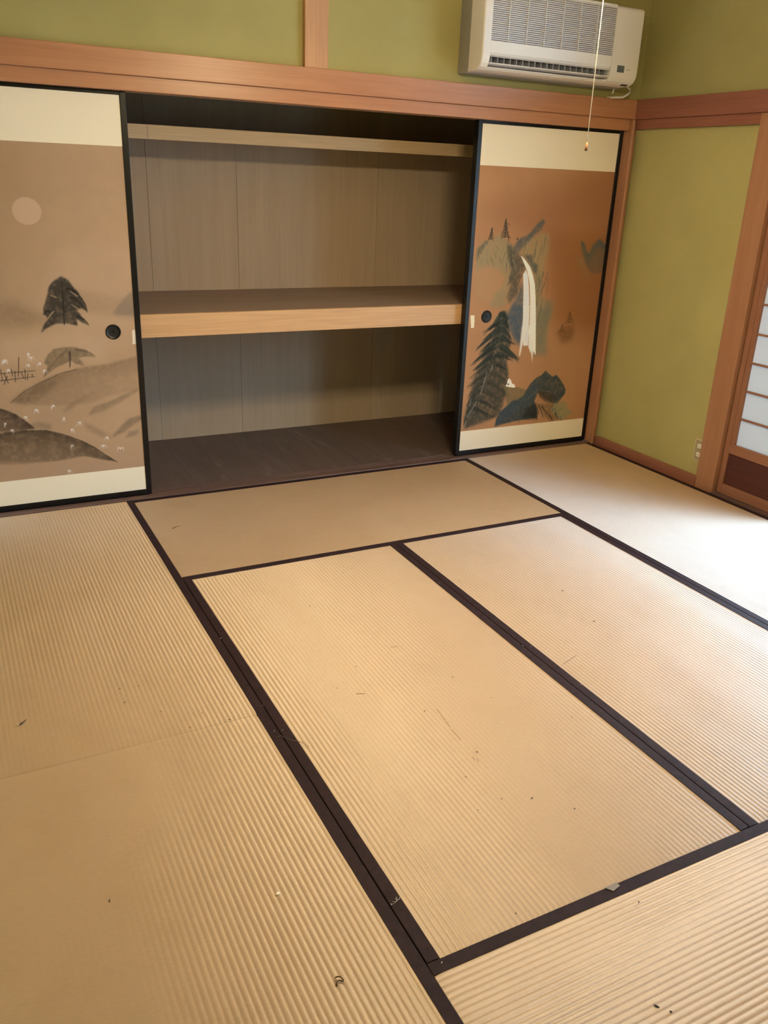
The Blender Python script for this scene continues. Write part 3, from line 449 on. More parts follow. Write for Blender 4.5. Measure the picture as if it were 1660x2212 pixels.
('R','s',[(2.2436,1.127),(2.2376,1.0947),(2.2274,1.055)],0.00799452753129426,0.002,(67,61,45),0.45),
('R','s',[(2.2577,0.9544),(2.2494,0.9097),(2.2307,0.8907)],0.0061035934899941,0.002,(102,84,56),0.45),
('R','s',[(2.2778,0.9994),(2.2681,0.9604),(2.2491,0.935)],0.004045611632237804,0.002,(67,61,45),0.45),
('R','s',[(2.1456,1.0716),(2.1414,1.0297),(2.1306,1.0033)],0.0048097136871866905,0.002,(123,90,54),0.45),
('R','s',[(2.2069,1.1662),(2.1984,1.1342),(2.1848,1.0913)],0.005350719313691051,0.002,(123,90,54),0.45),
('R','s',[(2.2654,1.178),(2.261,1.1521),(2.2576,1.0891)],0.008481563567628659,0.002,(67,61,45),0.45),
('R','s',[(2.2719,1.0009),(2.2678,0.9661),(2.2611,0.9185)],0.008056729927867452,0.002,(67,61,45),0.45),
('R','s',[(2.1771,1.0552),(2.1703,1.0184),(2.1597,0.966)],0.004426090210743874,0.002,(151,121,74),0.45),
('R','s',[(1.879,1.1465),(1.8984,1.1158)],0.005761855634255718,0.002,(138,117,77),0.4),
('R','s',[(1.85,1.098),(1.8642,1.0573)],0.004790935606972855,0.002,(138,117,77),0.4),
('R','s',[(1.8925,1.1147),(1.8877,1.0891)],0.004967673313908851,0.002,(124,92,56),0.4),
('R','s',[(1.9356,1.1188),(1.9305,1.0831)],0.00763867053211752,0.002,(124,92,56),0.4),
('R','s',[(1.9645,1.0812),(1.9582,1.0382)],0.00646906215244867,0.002,(138,117,77),0.4),
('R','s',[(2.0389,1.1043),(2.0247,1.0757)],0.00427830314700728,0.002,(124,92,56),0.4),
('R','s',[(2.025,1.0465),(2.035,0.9961)],0.008850882266105371,0.002,(84,71,48),0.4),
('R','s',[(1.8887,1.1017),(1.9028,1.0705)],0.0085660302919119,0.002,(138,117,77),0.4),
('R','s',[(1.9829,1.0838),(2.0011,1.0426)],0.004807370214996125,0.002,(124,92,56),0.4),
('R','s',[(1.9543,1.108),(1.9496,1.0717)],0.005429795092924622,0.002,(84,71,48),0.4),
('R','s',[(2.016,1.0491),(2.0156,1.0269)],0.0060278706624869085,0.002,(138,117,77),0.4),
('R','s',[(1.9235,1.0759),(1.9457,1.0374)],0.008970781915895596,0.002,(84,71,48),0.4),
('R','s',[(2.0645,1.0649),(2.0935,1.02)],0.007708724048250978,0.002,(138,117,77),0.4),
('R','s',[(2.0549,1.0941),(2.079,1.0572)],0.004614236897270593,0.002,(138,117,77),0.4),
('R','s',[(1.9942,1.0829),(1.9996,1.047)],0.004953761996730373,0.002,(138,117,77),0.4),
('R','s',[(1.898,1.1059),(1.8994,1.0706)],0.0053274356365391835,0.002,(124,92,56),0.4),
('R','s',[(2.0344,1.1336),(2.0531,1.1032)],0.006201533012194645,0.002,(84,71,48),0.4),
('R','s',[(2.0131,1.0682),(2.0406,1.0359)],0.005968058944968439,0.002,(138,117,77),0.4),
('R','s',[(2.0245,1.0511),(2.0241,1.0034)],0.00628932232398275,0.002,(84,71,48),0.4),
('R','s',[(1.8958,1.0683),(1.9152,1.0329)],0.0042747744704443175,0.002,(84,71,48),0.4),
('R','s',[(2.0468,1.1428),(2.0462,1.1118)],0.006813053452539268,0.002,(84,71,48),0.4),
('R','s',[(1.9805,1.0731),(2.0037,1.0283)],0.005874575751122382,0.002,(84,71,48),0.4),
('R','s',[(2.0089,1.1022),(2.0014,1.0529)],0.006976936655033114,0.002,(84,71,48),0.4),
('R','s',[(2.04,1.1496),(2.0394,1.1093)],0.004730800582159673,0.002,(84,71,48),0.4),
('R','s',[(1.8665,1.0829),(1.8789,1.0467)],0.004669554043470557,0.002,(124,92,56),0.4),
('R','s',[(1.9483,1.1548),(1.9731,1.1053)],0.006612948766655728,0.002,(138,117,77),0.4),
('R','s',[(1.881,1.1413),(1.8698,1.0995)],0.006068338023887448,0.002,(138,117,77),0.4),
('R','s',[(2.0159,1.0843),(2.0252,1.0312)],0.005162389240959581,0.002,(124,92,56),0.4),
('R','s',[(1.9424,1.0971),(1.968,1.0654)],0.007181069196063924,0.002,(124,92,56),0.4),
('R','s',[(2.055,1.1415),(2.0577,1.1075)],0.007239644522105062,0.002,(124,92,56),0.4),
('R','s',[(1.9549,1.1313),(1.9721,1.1117)],0.007215932655992208,0.002,(84,71,48),0.4),
('R','s',[(2.0387,1.0626),(2.064,1.0175)],0.005724252644557895,0.002,(138,117,77),0.4),
('R','s',[(1.8825,1.0604),(1.8812,1.0303)],0.005076967938414045,0.002,(138,117,77),0.4),
('R','s',[(1.9416,1.134),(1.9267,1.1098)],0.004765549138971273,0.002,(124,92,56),0.4),
('R','s',[(1.8673,1.0931),(1.8575,1.0607)],0.0078043483392873265,0.002,(138,117,77),0.4),
('R','s',[(1.9977,1.1333),(1.9853,1.0881)],0.00509788047520047,0.002,(124,92,56),0.4),
('R','s',[(1.8599,1.1336),(1.8704,1.0877)],0.006602102298232572,0.002,(124,92,56),0.4),
('R','s',[(2.0263,1.1095),(2.054,1.063)],0.007435166901257515,0.002,(84,71,48),0.4),
('R','s',[(1.8494,1.0975),(1.8726,1.0529)],0.006898332010289927,0.002,(138,117,77),0.4),
('R','s',[(1.8518,1.0801),(1.8688,1.0524)],0.006358786378789935,0.002,(84,71,48),0.4),
('R','s',[(2.084,1.0676),(2.0786,1.0337)],0.007279911438528261,0.002,(78,67,46),0.45),
('R','s',[(2.1252,1.0403),(2.1238,1.0084)],0.006433718529523073,0.002,(47,41,31),0.45),
('R','s',[(2.1056,1.0706),(2.0989,1.0527)],0.007309543903067102,0.002,(78,67,46),0.45),
('R','s',[(2.1182,1.0915),(2.1059,1.0528)],0.006563294570552209,0.002,(47,41,31),0.45),
('R','s',[(2.1011,1.0025),(2.0906,0.9771)],0.004991831460845592,0.002,(78,67,46),0.45),
('R','s',[(2.1042,0.9739),(2.0974,0.9363)],0.0040936158159939565,0.002,(61,55,41),0.45),
('R','s',[(2.0486,1.0952),(2.0461,1.0556)],0.005684374437225557,0.002,(61,55,41),0.45),
('R','s',[(2.1249,0.922),(2.1063,0.8999)],0.00577323529602759,0.002,(78,67,46),0.45),
('R','s',[(2.0633,0.9548),(2.0458,0.9349)],0.0058433921217962755,0.002,(47,41,31),0.45),
('R','s',[(2.0816,0.914),(2.0649,0.8951)],0.007396204253659837,0.002,(61,55,41),0.45),
('R','s',[(2.118,0.8976),(2.101,0.8756)],0.008983700450663122,0.002,(78,67,46),0.45),
('R','s',[(2.1029,0.9286),(2.0893,0.8924)],0.004138929546844769,0.002,(61,55,41),0.45),
('R','s',[(2.0612,1.0462),(2.0472,1.0139)],0.007719257236665029,0.002,(47,41,31),0.45),
('R','s',[(2.1359,0.9125),(2.1225,0.8683)],0.006496556030620727,0.002,(61,55,41),0.45),
('R','s',[(2.0985,1.0576),(2.0971,1.0165)],0.0059038466611518875,0.002,(78,67,46),0.45),
('R','s',[(2.1163,0.9926),(2.1165,0.9567)],0.007771821003129106,0.002,(47,41,31),0.45),
('R','s',[(2.091,0.9412),(2.0908,0.9073)],0.004556615746640015,0.002,(61,55,41),0.45),
('R','s',[(2.101,0.9645),(2.0844,0.9413)],0.007834489226033834,0.002,(61,55,41),0.45),
('R','s',[(2.0891,1.0435),(2.089,1.0168)],0.007959279320367212,0.002,(78,67,46),0.45),
('R','s',[(2.0954,0.9103),(2.0784,0.8877)],0.005745971967841784,0.002,(61,55,41),0.45),
('R','s',[(2.0843,0.9043),(2.0785,0.8706)],0.008092531021373126,0.002,(78,67,46),0.45),
('R','s',[(2.1099,1.068),(2.0908,1.0522)],0.007945581851372707,0.002,(61,55,41),0.45),
('R','s',[(2.0497,1.0965),(2.0342,1.0771)],0.006865980143955711,0.002,(61,55,41),0.45),
('R','s',[(2.0539,1.0752),(2.0489,1.0398)],0.0070366444871142655,0.002,(47,41,31),0.45),
('R','s',[(2.0596,0.9065),(2.0532,0.8842)],0.005083023724224325,0.002,(78,67,46),0.45),
('R','s',[(2.0848,0.9345),(2.081,0.892)],0.004205362746271811,0.002,(78,67,46),0.45),
('R','s',[(2.0668,1.0384),(2.0603,0.9982)],0.008979771262262229,0.002,(47,41,31),0.45),
('R','s',[(2.1106,0.9116),(2.103,0.8754)],0.008668093390185299,0.002,(47,41,31),0.45),
('R','s',[(2.061,0.9729),(2.0443,0.9324)],0.008557979758341721,0.002,(47,41,31),0.45),
('R','s',[(2.1303,0.9848),(2.1153,0.9424)],0.008085795527278975,0.002,(47,41,31),0.45),
('R','p',[(2.1124,1.0881),(2.1498,1.0602),(2.1818,1.0281),(2.2062,0.9833),(2.2252,0.933),(2.2387,0.8619),(2.2578,0.7213),(2.2786,0.5469),(2.2343,0.6025),(2.2175,0.7228),(2.2022,0.8628),(2.1897,0.9386),(2.166,1.0036),(2.148,1.0333)],(222,202,176),0.97,0.0018,0.0),
('R','p',[(2.1396,0.989),(2.1554,1.0135),(2.1672,0.9937),(2.1833,0.9387),(2.1958,0.8629),(2.2111,0.723),(2.2179,0.6033),(2.1854,0.6049),(2.1606,0.8131),(2.1517,0.9143)],(212,190,164),0.95,0.002,0.0),
('R','p',[(2.1636,0.825),(2.2026,0.8239),(2.21,0.7393),(2.1993,0.6829),(2.1844,0.6359),(2.1714,0.5475),(2.164,0.5504),(2.1641,0.6844),(2.1673,0.755)],(214,190,160),0.95,0.0025,0.0),
('R','p',[(2.2084,0.8237),(2.2453,0.8227),(2.2556,0.7282),(2.2617,0.6323),(2.2595,0.5549),(2.2584,0.5159),(2.2475,0.5555),(2.2217,0.5957),(2.2111,0.6824),(2.2165,0.7485)],(220,198,170),0.95,0.0025,0.0),
('R','s',[(2.1993,0.6829),(2.2009,0.5967)],0.006,0.0015,(206,178,146),0.7),
('R','s',[(2.2188,0.6678),(2.2343,0.566)],0.006,0.0015,(206,178,146),0.7),
('R','s',[(2.2438,0.6332),(2.2615,0.5059)],0.006,0.0015,(206,178,146),0.7),
('R','s',[(2.1767,0.6267),(2.1675,0.5453)],0.006,0.0015,(206,178,146),0.7),
('R','s',[(2.4004,0.6987),(2.4044,0.6257),(2.4039,0.5939)],0.002,0.003,(142,92,50),0.6),
('R','s',[(1.9978,1.2717),(2.0021,1.178)],0.002,0.004,(46,38,27),0.8),
('R','s',[(1.9977,1.2669),(1.9965,1.2632),(1.9963,1.2548)],0.007,0.002,(46,38,27),0.8),
('R','s',[(1.9977,1.2669),(2.0004,1.2633),(2.0028,1.2549)],0.007,0.002,(46,38,27),0.8),
('R','s',[(1.9982,1.2566),(1.9942,1.2528),(1.9922,1.2444)],0.007,0.002,(46,38,27),0.8),
('R','s',[(1.9982,1.2566),(2.0021,1.2529),(2.0053,1.2445)],0.007,0.002,(46,38,27),0.8),
('R','s',[(1.9986,1.2462),(1.9932,1.2424),(1.9902,1.234)],0.007,0.002,(46,38,27),0.8),
('R','s',[(1.9986,1.2462),(2.0048,1.2426),(2.0096,1.2342)],0.007,0.002,(46,38,27),0.8),
('R','s',[(1.9991,1.2358),(1.9911,1.232),(1.9864,1.2235)],0.007,0.002,(46,38,27),0.8),
('R','s',[(1.9991,1.2358),(2.0084,1.2322),(2.0152,1.2238)],0.007,0.002,(46,38,27),0.8),
('R','s',[(1.9996,1.2254),(1.9919,1.2216),(1.9875,1.2131)],0.007,0.002,(46,38,27),0.8),
('R','s',[(1.9996,1.2254),(2.0078,1.2218),(2.0139,1.2134)],0.007,0.002,(46,38,27),0.8),
('R','s',[(2.0,1.215),(1.9869,1.2111),(1.9788,1.2026)],0.007,0.002,(46,38,27),0.8),
('R','s',[(2.0,1.215),(2.0119,1.2114),(2.0205,1.203)],0.007,0.002,(46,38,27),0.8),
('R','s',[(2.0005,1.2046),(1.9855,1.2007),(1.9762,1.1921)],0.007,0.002,(46,38,27),0.8),
('R','s',[(2.0005,1.2046),(2.0117,1.2009),(2.0198,1.1925)],0.007,0.002,(46,38,27),0.8),
('R','s',[(2.001,1.1941),(1.986,1.1902),(1.9767,1.1817)],0.007,0.002,(46,38,27),0.8),
('R','s',[(2.001,1.1941),(2.0188,1.1905),(2.0313,1.182)],0.007,0.002,(46,38,27),0.8),
('R','s',[(2.0015,1.1836),(1.9863,1.1797),(1.9768,1.1712)],0.007,0.002,(46,38,27),0.8),
('R','s',[(2.0015,1.1836),(2.0232,1.18),(2.0384,1.1715)],0.007,0.002,(46,38,27),0.8),
('R','s',[(2.0024,1.2297),(2.0225,1.1828),(2.0257,1.1544)],0.006,0.003,(51,42,29),0.8),
('R','s',[(2.0093,1.2485),(2.0265,1.2394)],0.004,0.002,(51,42,29),0.7),
('R','s',[(1.917,1.2265),(1.914,1.168)],0.002,0.004,(53,42,29),0.8),
('R','s',[(1.9159,1.2223),(1.9141,1.2186),(1.9135,1.2102)],0.007,0.002,(53,42,29),0.8),
('R','s',[(1.9159,1.2223),(1.9184,1.2186),(1.9207,1.2103)],0.007,0.002,(53,42,29),0.8),
('R','s',[(1.9154,1.2126),(1.9129,1.2089),(1.9118,1.2005)],0.007,0.002,(53,42,29),0.8),
('R','s',[(1.9154,1.2126),(1.9187,1.2089),(1.9215,1.2006)],0.007,0.002,(53,42,29),0.8),
('R','s',[(1.9149,1.2029),(1.9091,1.1991),(1.9058,1.1907)],0.007,0.002,(53,42,29),0.8),
('R','s',[(1.9149,1.2029),(1.9213,1.1992),(1.9261,1.1909)],0.007,0.002,(53,42,29),0.8),
('R','s',[(1.9144,1.1932),(1.9071,1.1894),(1.9028,1.1809)],0.007,0.002,(53,42,29),0.8),
('R','s',[(1.9144,1.1932),(1.9214,1.1895),(1.9266,1.1811)],0.007,0.002,(53,42,29),0.8),
('R','s',[(1.9139,1.1834),(1.9049,1.1796),(1.8995,1.1712)],0.007,0.002,(53,42,29),0.8),
('R','s',[(1.9139,1.1834),(1.9238,1.1797),(1.9309,1.1713)],0.007,0.002,(53,42,29),0.8),
('R','s',[(1.9135,1.1737),(1.9026,1.1699),(1.896,1.1614)],0.007,0.002,(53,42,29),0.8),
('R','s',[(1.9135,1.1737),(1.923,1.17),(1.93,1.1615)],0.007,0.002,(53,42,29),0.8),
('R','e',[(2.0811,1.1727)],0.006,0.006,(60,49,33),0.7,0.003),
('R','s',[(2.4889,0.7847),(2.4924,0.7194)],0.002,0.004,(68,44,23),0.55),
('R','s',[(2.4888,0.7775),(2.4852,0.7738),(2.4837,0.7651)],0.007,0.002,(68,44,23),0.55),
('R','s',[(2.4888,0.7775),(2.4941,0.7735),(2.4986,0.7647)],0.007,0.002,(68,44,23),0.55),
('R','s',[(2.4895,0.7645),(2.4812,0.7609),(2.4766,0.7524)],0.007,0.002,(68,44,23),0.55),
('R','s',[(2.4895,0.7645),(2.4998,0.7603),(2.5077,0.7513)],0.007,0.002,(68,44,23),0.55),
('R','s',[(2.4902,0.7514),(2.4759,0.7481),(2.4673,0.7397)],0.007,0.002,(68,44,23),0.55),
('R','s',[(2.4902,0.7514),(2.5021,0.7472),(2.511,0.7381)],0.007,0.002,(68,44,23),0.55),
('R','s',[(2.4909,0.7384),(2.4768,0.735),(2.4683,0.7266)],0.007,0.002,(68,44,23),0.55),
('R','s',[(2.4909,0.7384),(2.513,0.7337),(2.5288,0.7244)],0.007,0.002,(68,44,23),0.55),
('R','s',[(2.4916,0.7253),(2.4712,0.7221),(2.4586,0.7139)],0.007,0.002,(68,44,23),0.55),
('R','s',[(2.4916,0.7253),(2.5129,0.7206),(2.5281,0.7113)],0.007,0.002,(68,44,23),0.55),
('R','s',[(2.4471,0.7138),(2.4414,0.668)],0.002,0.004,(70,46,25),0.5),
('R','s',[(2.4448,0.7083),(2.4417,0.7045),(2.4405,0.6958)],0.007,0.002,(70,46,25),0.5),
('R','s',[(2.4448,0.7083),(2.4488,0.7042),(2.4524,0.6954)],0.007,0.002,(70,46,25),0.5),
('R','s',[(2.4434,0.6968),(2.436,0.6932),(2.432,0.6847)],0.007,0.002,(70,46,25),0.5),
('R','s',[(2.4434,0.6968),(2.451,0.6926),(2.457,0.6836)],0.007,0.002,(70,46,25),0.5),
('R','s',[(2.442,0.6853),(2.4325,0.6818),(2.427,0.6733)],0.007,0.002,(70,46,25),0.5),
('R','s',[(2.442,0.6853),(2.4545,0.6809),(2.4638,0.6718)],0.007,0.002,(70,46,25),0.5),
('R','s',[(2.4406,0.6739),(2.4214,0.6708),(2.4095,0.6625)],0.007,0.002,(70,46,25),0.5),
('R','s',[(2.4406,0.6739),(2.46,0.6691),(2.474,0.6598)],0.007,0.002,(70,46,25),0.5),
('R','p',[(2.4099,0.6742),(2.4915,0.7049),(2.5311,0.6887),(2.529,0.62),(2.4505,0.604)],(79,46,22),0.5,0.03,0.3),
('R','p',[(2.0303,0.8035),(2.0521,0.7844),(2.0738,0.7163),(2.0938,0.6401),(2.0943,0.5829),(2.0832,0.5259),(2.1035,0.447),(2.1026,0.3485),(2.0696,0.216),(1.9785,0.1889),(1.8375,0.1569),(1.8291,0.2223),(1.8598,0.3569),(1.8794,0.452),(1.9279,0.5348),(1.9687,0.6365),(1.9921,0.738),(2.0094,0.7881)],(50,46,34),0.85,0.012,0.55),
('R','s',[(2.0218,0.7888),(1.9959,0.7692),(1.9719,0.7314)],0.010969775766196012,0.003,(33,36,27),0.62),
('R','s',[(2.0172,0.767),(1.9963,0.7524),(1.9755,0.7368)],0.0115891068732383,0.003,(33,36,27),0.62),
('R','s',[(2.0195,0.7712),(2.0071,0.7658),(1.9962,0.7456)],0.015061064740083459,0.003,(33,36,27),0.62),
('R','s',[(2.027,0.7794),(2.0066,0.7593),(1.9863,0.7392)],0.014934252326618672,0.003,(51,50,36),0.62),
('R','s',[(2.0134,0.7829),(2.0015,0.7532),(1.9896,0.7233)],0.01917235773015323,0.003,(41,41,30),0.62),
('R','s',[(2.0132,0.7879),(2.006,0.7754),(1.999,0.7611)],0.015960899788521613,0.003,(41,41,30),0.62),
('R','s',[(2.0241,0.7772),(2.0112,0.7734),(1.9997,0.7573)],0.021499910894739634,0.003,(33,36,27),0.62),
('R','s',[(2.0311,0.7733),(2.0088,0.7531),(1.9867,0.7322)],0.02042392072428479,0.003,(51,50,36),0.62),
('R','s',[(2.0146,0.7729),(2.0061,0.7659),(1.9989,0.747)],0.019295500012133746,0.003,(33,36,27),0.62),
('R','s',[(2.0143,0.7672),(1.9997,0.7684),(1.9871,0.7503)],0.01894839170739352,0.003,(51,50,36),0.62),
('R','s',[(2.0175,0.7785),(2.0061,0.7656),(1.9949,0.7509)],0.017554121996601245,0.003,(33,36,27),0.62),
('R','s',[(2.0296,0.7848),(2.0434,0.7794),(2.059,0.7581)],0.016792317545796936,0.003,(33,36,27),0.62),
('R','s',[(2.0332,0.7712),(2.0447,0.7637),(2.0569,0.7485)],0.01801006444903887,0.003,(41,41,30),0.62),
('R','s',[(2.0431,0.7918),(2.0568,0.7746),(2.0709,0.754)],0.011443147415509013,0.003,(41,41,30),0.62),
('R','s',[(2.0254,0.792),(2.0427,0.7727),(2.0608,0.7461)],0.011687734110437324,0.003,(27,28,22),0.62),
('R','s',[(2.0277,0.7829),(2.0408,0.7755),(2.0556,0.7537)],0.019170043003102266,0.003,(51,50,36),0.62),
('R','s',[(2.0428,0.7772),(2.0499,0.7703),(2.0579,0.7562)],0.02107827067808446,0.003,(27,28,22),0.62),
('R','s',[(2.0322,0.7787),(2.0445,0.7735),(2.0569,0.7679)],0.012110206527140961,0.003,(51,50,36),0.62),
('R','s',[(2.0372,0.7913),(2.0491,0.7764),(2.0613,0.7601)],0.017812766137311455,0.003,(51,50,36),0.62),
('R','s',[(2.0377,0.7806),(2.048,0.7689),(2.0595,0.746)],0.013603817915706579,0.003,(41,41,30),0.62),
('R','s',[(2.0328,0.7759),(2.0458,0.7649),(2.0591,0.7529)],0.017235014649856415,0.003,(27,28,22),0.62),
('R','s',[(2.0339,0.7865),(2.0507,0.77),(2.0681,0.7484)],0.01746939685317509,0.003,(33,36,27),0.62),
('R','s',[(2.0416,0.7696),(2.0396,0.7591)],0.01,0.003,(24,27,20),0.5),
('R','s',[(2.0026,0.7675),(1.9896,0.7582)],0.01,0.003,(78,67,46),0.5),
('R','s',[(2.0361,0.7792),(2.0442,0.7683)],0.01,0.003,(24,27,20),0.5),
('R','s',[(2.0498,0.8002),(2.0675,0.7795)],0.01,0.003,(78,67,46),0.5),
('R','s',[(2.0679,0.7615),(2.0561,0.7462)],0.01,0.003,(24,27,20),0.5),
('R','s',[(2.0107,0.7315),(1.9808,0.7315),(1.9525,0.7184)],0.010990607771792522,0.003,(33,36,27),0.62),
('R','s',[(2.0072,0.739),(1.9774,0.7257),(1.9483,0.7073)],0.01621392545248112,0.003,(41,41,30),0.62),
('R','s',[(2.0235,0.7447),(1.9685,0.725),(1.9158,0.6872)],0.015706935303059784,0.003,(27,28,22),0.62),
('R','s',[(2.0057,0.7518),(1.9765,0.7343),(1.9493,0.6969)],0.019435464589142748,0.003,(51,50,36),0.62),
('R','s',[(2.0096,0.7271),(1.9587,0.7108),(1.9086,0.6896)],0.017250045507110547,0.003,(51,50,36),0.62),
('R','s',[(2.0194,0.7317),(1.9774,0.7228),(1.9365,0.7045)],0.021095272711077778,0.003,(51,50,36),0.62),
('R','s',[(2.0105,0.7453),(1.977,0.7253),(1.944,0.7016)],0.018539229604417486,0.003,(41,41,30),0.62),
('R','s',[(1.9968,0.7261),(1.9567,0.7073),(1.9181,0.6749)],0.014618347306063772,0.003,(27,28,22),0.62),
('R','s',[(2.028,0.7484),(1.9923,0.7317),(1.9584,0.6988)],0.016028181263723473,0.003,(51,50,36),0.62),
('R','s',[(2.0049,0.7391),(1.9803,0.7198),(1.9557,0.6998)],0.011789339571764371,0.003,(41,41,30),0.62),
('R','s',[(2.0098,0.733),(1.9792,0.7238),(1.95,0.7026)],0.020420607787505672,0.003,(27,28,22),0.62),
('R','s',[(2.0319,0.7492),(2.0473,0.7378),(2.0647,0.7085)],0.01684926526292061,0.003,(33,36,27),0.62),
('R','s',[(2.041,0.7503),(2.0577,0.7401),(2.0768,0.7096)],0.011124873245311475,0.003,(27,28,22),0.62),
('R','s',[(2.0332,0.7422),(2.048,0.7289),(2.0638,0.7085)],0.017210727696196103,0.003,(27,28,22),0.62),
('R','s',[(2.0343,0.7478),(2.0573,0.7314),(2.0807,0.7121)],0.012529484815701823,0.003,(41,41,30),0.62),
('R','s',[(2.0371,0.7475),(2.0556,0.7324),(2.0765,0.6965)],0.021233978161830275,0.003,(27,28,22),0.62),
('R','s',[(2.0314,0.7363),(2.0494,0.7319),(2.0696,0.7076)],0.01667174414683137,0.003,(41,41,30),0.62),
('R','s',[(2.0361,0.7434),(2.0614,0.7183),(2.0873,0.6892)],0.016373960913304612,0.003,(27,28,22),0.62),
('R','s',[(2.0464,0.7497),(2.0567,0.7348),(2.0675,0.7157)],0.019987740666163115,0.003,(27,28,22),0.62),
('R','s',[(2.0371,0.7444),(2.0513,0.7386),(2.0666,0.7232)],0.018335798773936977,0.003,(27,28,22),0.62),
('R','s',[(2.0283,0.7446),(2.0474,0.7354),(2.0678,0.7142)],0.020139996298270846,0.003,(41,41,30),0.62),
('R','s',[(2.0354,0.7289),(2.0482,0.7282),(2.0629,0.7103)],0.01798766204440802,0.003,(33,36,27),0.62),
('R','s',[(2.0321,0.7412),(2.0257,0.7252)],0.01,0.003,(78,67,46),0.5),
('R','s',[(2.0363,0.7178),(2.0468,0.696)],0.01,0.003,(78,67,46),0.5),
('R','s',[(2.0202,0.7253),(2.0112,0.716)],0.01,0.003,(78,67,46),0.5),
('R','s',[(2.0451,0.752),(2.0392,0.7428)],0.01,0.003,(78,67,46),0.5),
('R','s',[(2.0605,0.7461),(2.0669,0.7306)],0.01,0.003,(24,27,20),0.5),
('R','s',[(1.9955,0.689),(1.9551,0.6764),(1.9166,0.6466)],0.018518145749450765,0.003,(27,28,22),0.62),
('R','s',[(2.015,0.6882),(1.9729,0.667),(1.9315,0.6423)],0.012907405010380301,0.003,(41,41,30),0.62),
('R','s',[(2.0091,0.6985),(1.9533,0.6629),(1.8987,0.617)],0.02072273389179119,0.003,(33,36,27),0.62),
('R','s',[(2.0167,0.7073),(1.9675,0.668),(1.9192,0.62)],0.01912474186156797,0.003,(33,36,27),0.62),
('R','s',[(1.996,0.6838),(1.9579,0.6604),(1.92,0.6357)],0.021442861629135338,0.003,(51,50,36),0.62),
('R','s',[(2.0065,0.7058),(1.9699,0.6796),(1.9344,0.6433)],0.013708215961052457,0.003,(33,36,27),0.62),
('R','s',[(2.0165,0.6857),(1.9474,0.6467),(1.8787,0.6073)],0.013504921708431223,0.003,(33,36,27),0.62),
('R','s',[(2.0038,0.7071),(1.9523,0.6728),(1.9023,0.6243)],0.020646584616863882,0.003,(33,36,27),0.62),
('R','s',[(2.005,0.7036),(1.9481,0.6649),(1.8924,0.6166)],0.017839513992933608,0.003,(51,50,36),0.62),
('R','s',[(1.9944,0.6787),(1.9326,0.635),(1.8712,0.5904)],0.016378685948368818,0.003,(51,50,36),0.62),
('R','s',[(1.9867,0.6837),(1.9322,0.6427),(1.8782,0.5985)],0.02142880012389342,0.003,(41,41,30),0.62),
('R','s',[(2.0463,0.6971),(2.065,0.6841),(2.0854,0.6564)],0.015255514773910697,0.003,(33,36,27),0.62),
('R','s',[(2.0448,0.7021),(2.0675,0.678),(2.0912,0.6467)],0.018843654523078585,0.003,(27,28,22),0.62),
('R','s',[(2.0298,0.6977),(2.0585,0.6823),(2.0877,0.6651)],0.019398179053568596,0.003,(27,28,22),0.62),
('R','s',[(2.052,0.7016),(2.0786,0.6721),(2.1056,0.6408)],0.014955985566914036,0.003,(51,50,36),0.62),
('R','s',[(2.0319,0.7024),(2.0683,0.672),(2.1054,0.6388)],0.010826285428981348,0.003,(33,36,27),0.62),
('R','s',[(2.048,0.7023),(2.0664,0.6926),(2.0865,0.6675)],0.011907686546533213,0.003,(33,36,27),0.62),
('R','s',[(2.0401,0.7118),(2.0697,0.6807),(2.1001,0.6437)],0.012401866469510369,0.003,(41,41,30),0.62),
('R','s',[(2.0379,0.7026),(2.0658,0.687),(2.0955,0.6567)],0.013059109026202257,0.003,(41,41,30),0.62),
('R','s',[(2.0356,0.7097),(2.0617,0.6882),(2.0895,0.6539)],0.019701926107620803,0.003,(51,50,36),0.62),
('R','s',[(2.0418,0.7053),(2.0629,0.6933),(2.0854,0.6699)],0.017508441902755384,0.003,(33,36,27),0.62),
('R','s',[(2.0278,0.7058),(2.0538,0.6929),(2.082,0.6613)],0.021251558632245444,0.003,(51,50,36),0.62),
('R','s',[(2.011,0.6963),(2.0004,0.6862)],0.01,0.003,(24,27,20),0.5),
('R','s',[(2.0097,0.716),(2.0218,0.7039)],0.01,0.003,(24,27,20),0.5),
('R','s',[(2.0332,0.6849),(2.0191,0.6632)],0.01,0.003,(24,27,20),0.5),
('R','s',[(2.0354,0.7037),(2.0351,0.6809)],0.01,0.003,(78,67,46),0.5),
('R','s',[(2.0332,0.7002),(2.0318,0.6856)],0.01,0.003,(24,27,20),0.5),
('R','s',[(2.0179,0.6638),(1.9557,0.6193),(1.8943,0.5692)],0.011414393991359175,0.003,(41,41,30),0.62),
('R','s',[(2.0062,0.636),(1.9682,0.6084),(1.931,0.5752)],0.011969227136033041,0.003,(27,28,22),0.62),
('R','s',[(2.0078,0.6353),(1.9773,0.6217),(1.9484,0.5932)],0.0102486691043309,0.003,(33,36,27),0.62),
('R','s',[(2.0057,0.6476),(1.9526,0.6213),(1.9009,0.5838)],0.01961922409027484,0.003,(41,41,30),0.62),
('R','s',[(2.013,0.6572),(1.9714,0.627),(1.9313,0.583)],0.017106389614205776,0.003,(33,36,27),0.62),
('R','s',[(1.9997,0.6479),(1.9515,0.6255),(1.9049,0.5889)],0.020228236986205808,0.003,(27,28,22),0.62),
('R','s',[(2.0101,0.6328),(1.963,0.6121),(1.917,0.5827)],0.01850050622035348,0.003,(27,28,22),0.62),
('R','s',[(1.9974,0.6317),(1.957,0.6116),(1.9176,0.582)],0.021930039918025356,0.003,(51,50,36),0.62),
('R','s',[(2.0008,0.6461),(1.9664,0.6214),(1.9324,0.5939)],0.011910460991035939,0.003,(33,36,27),0.62),
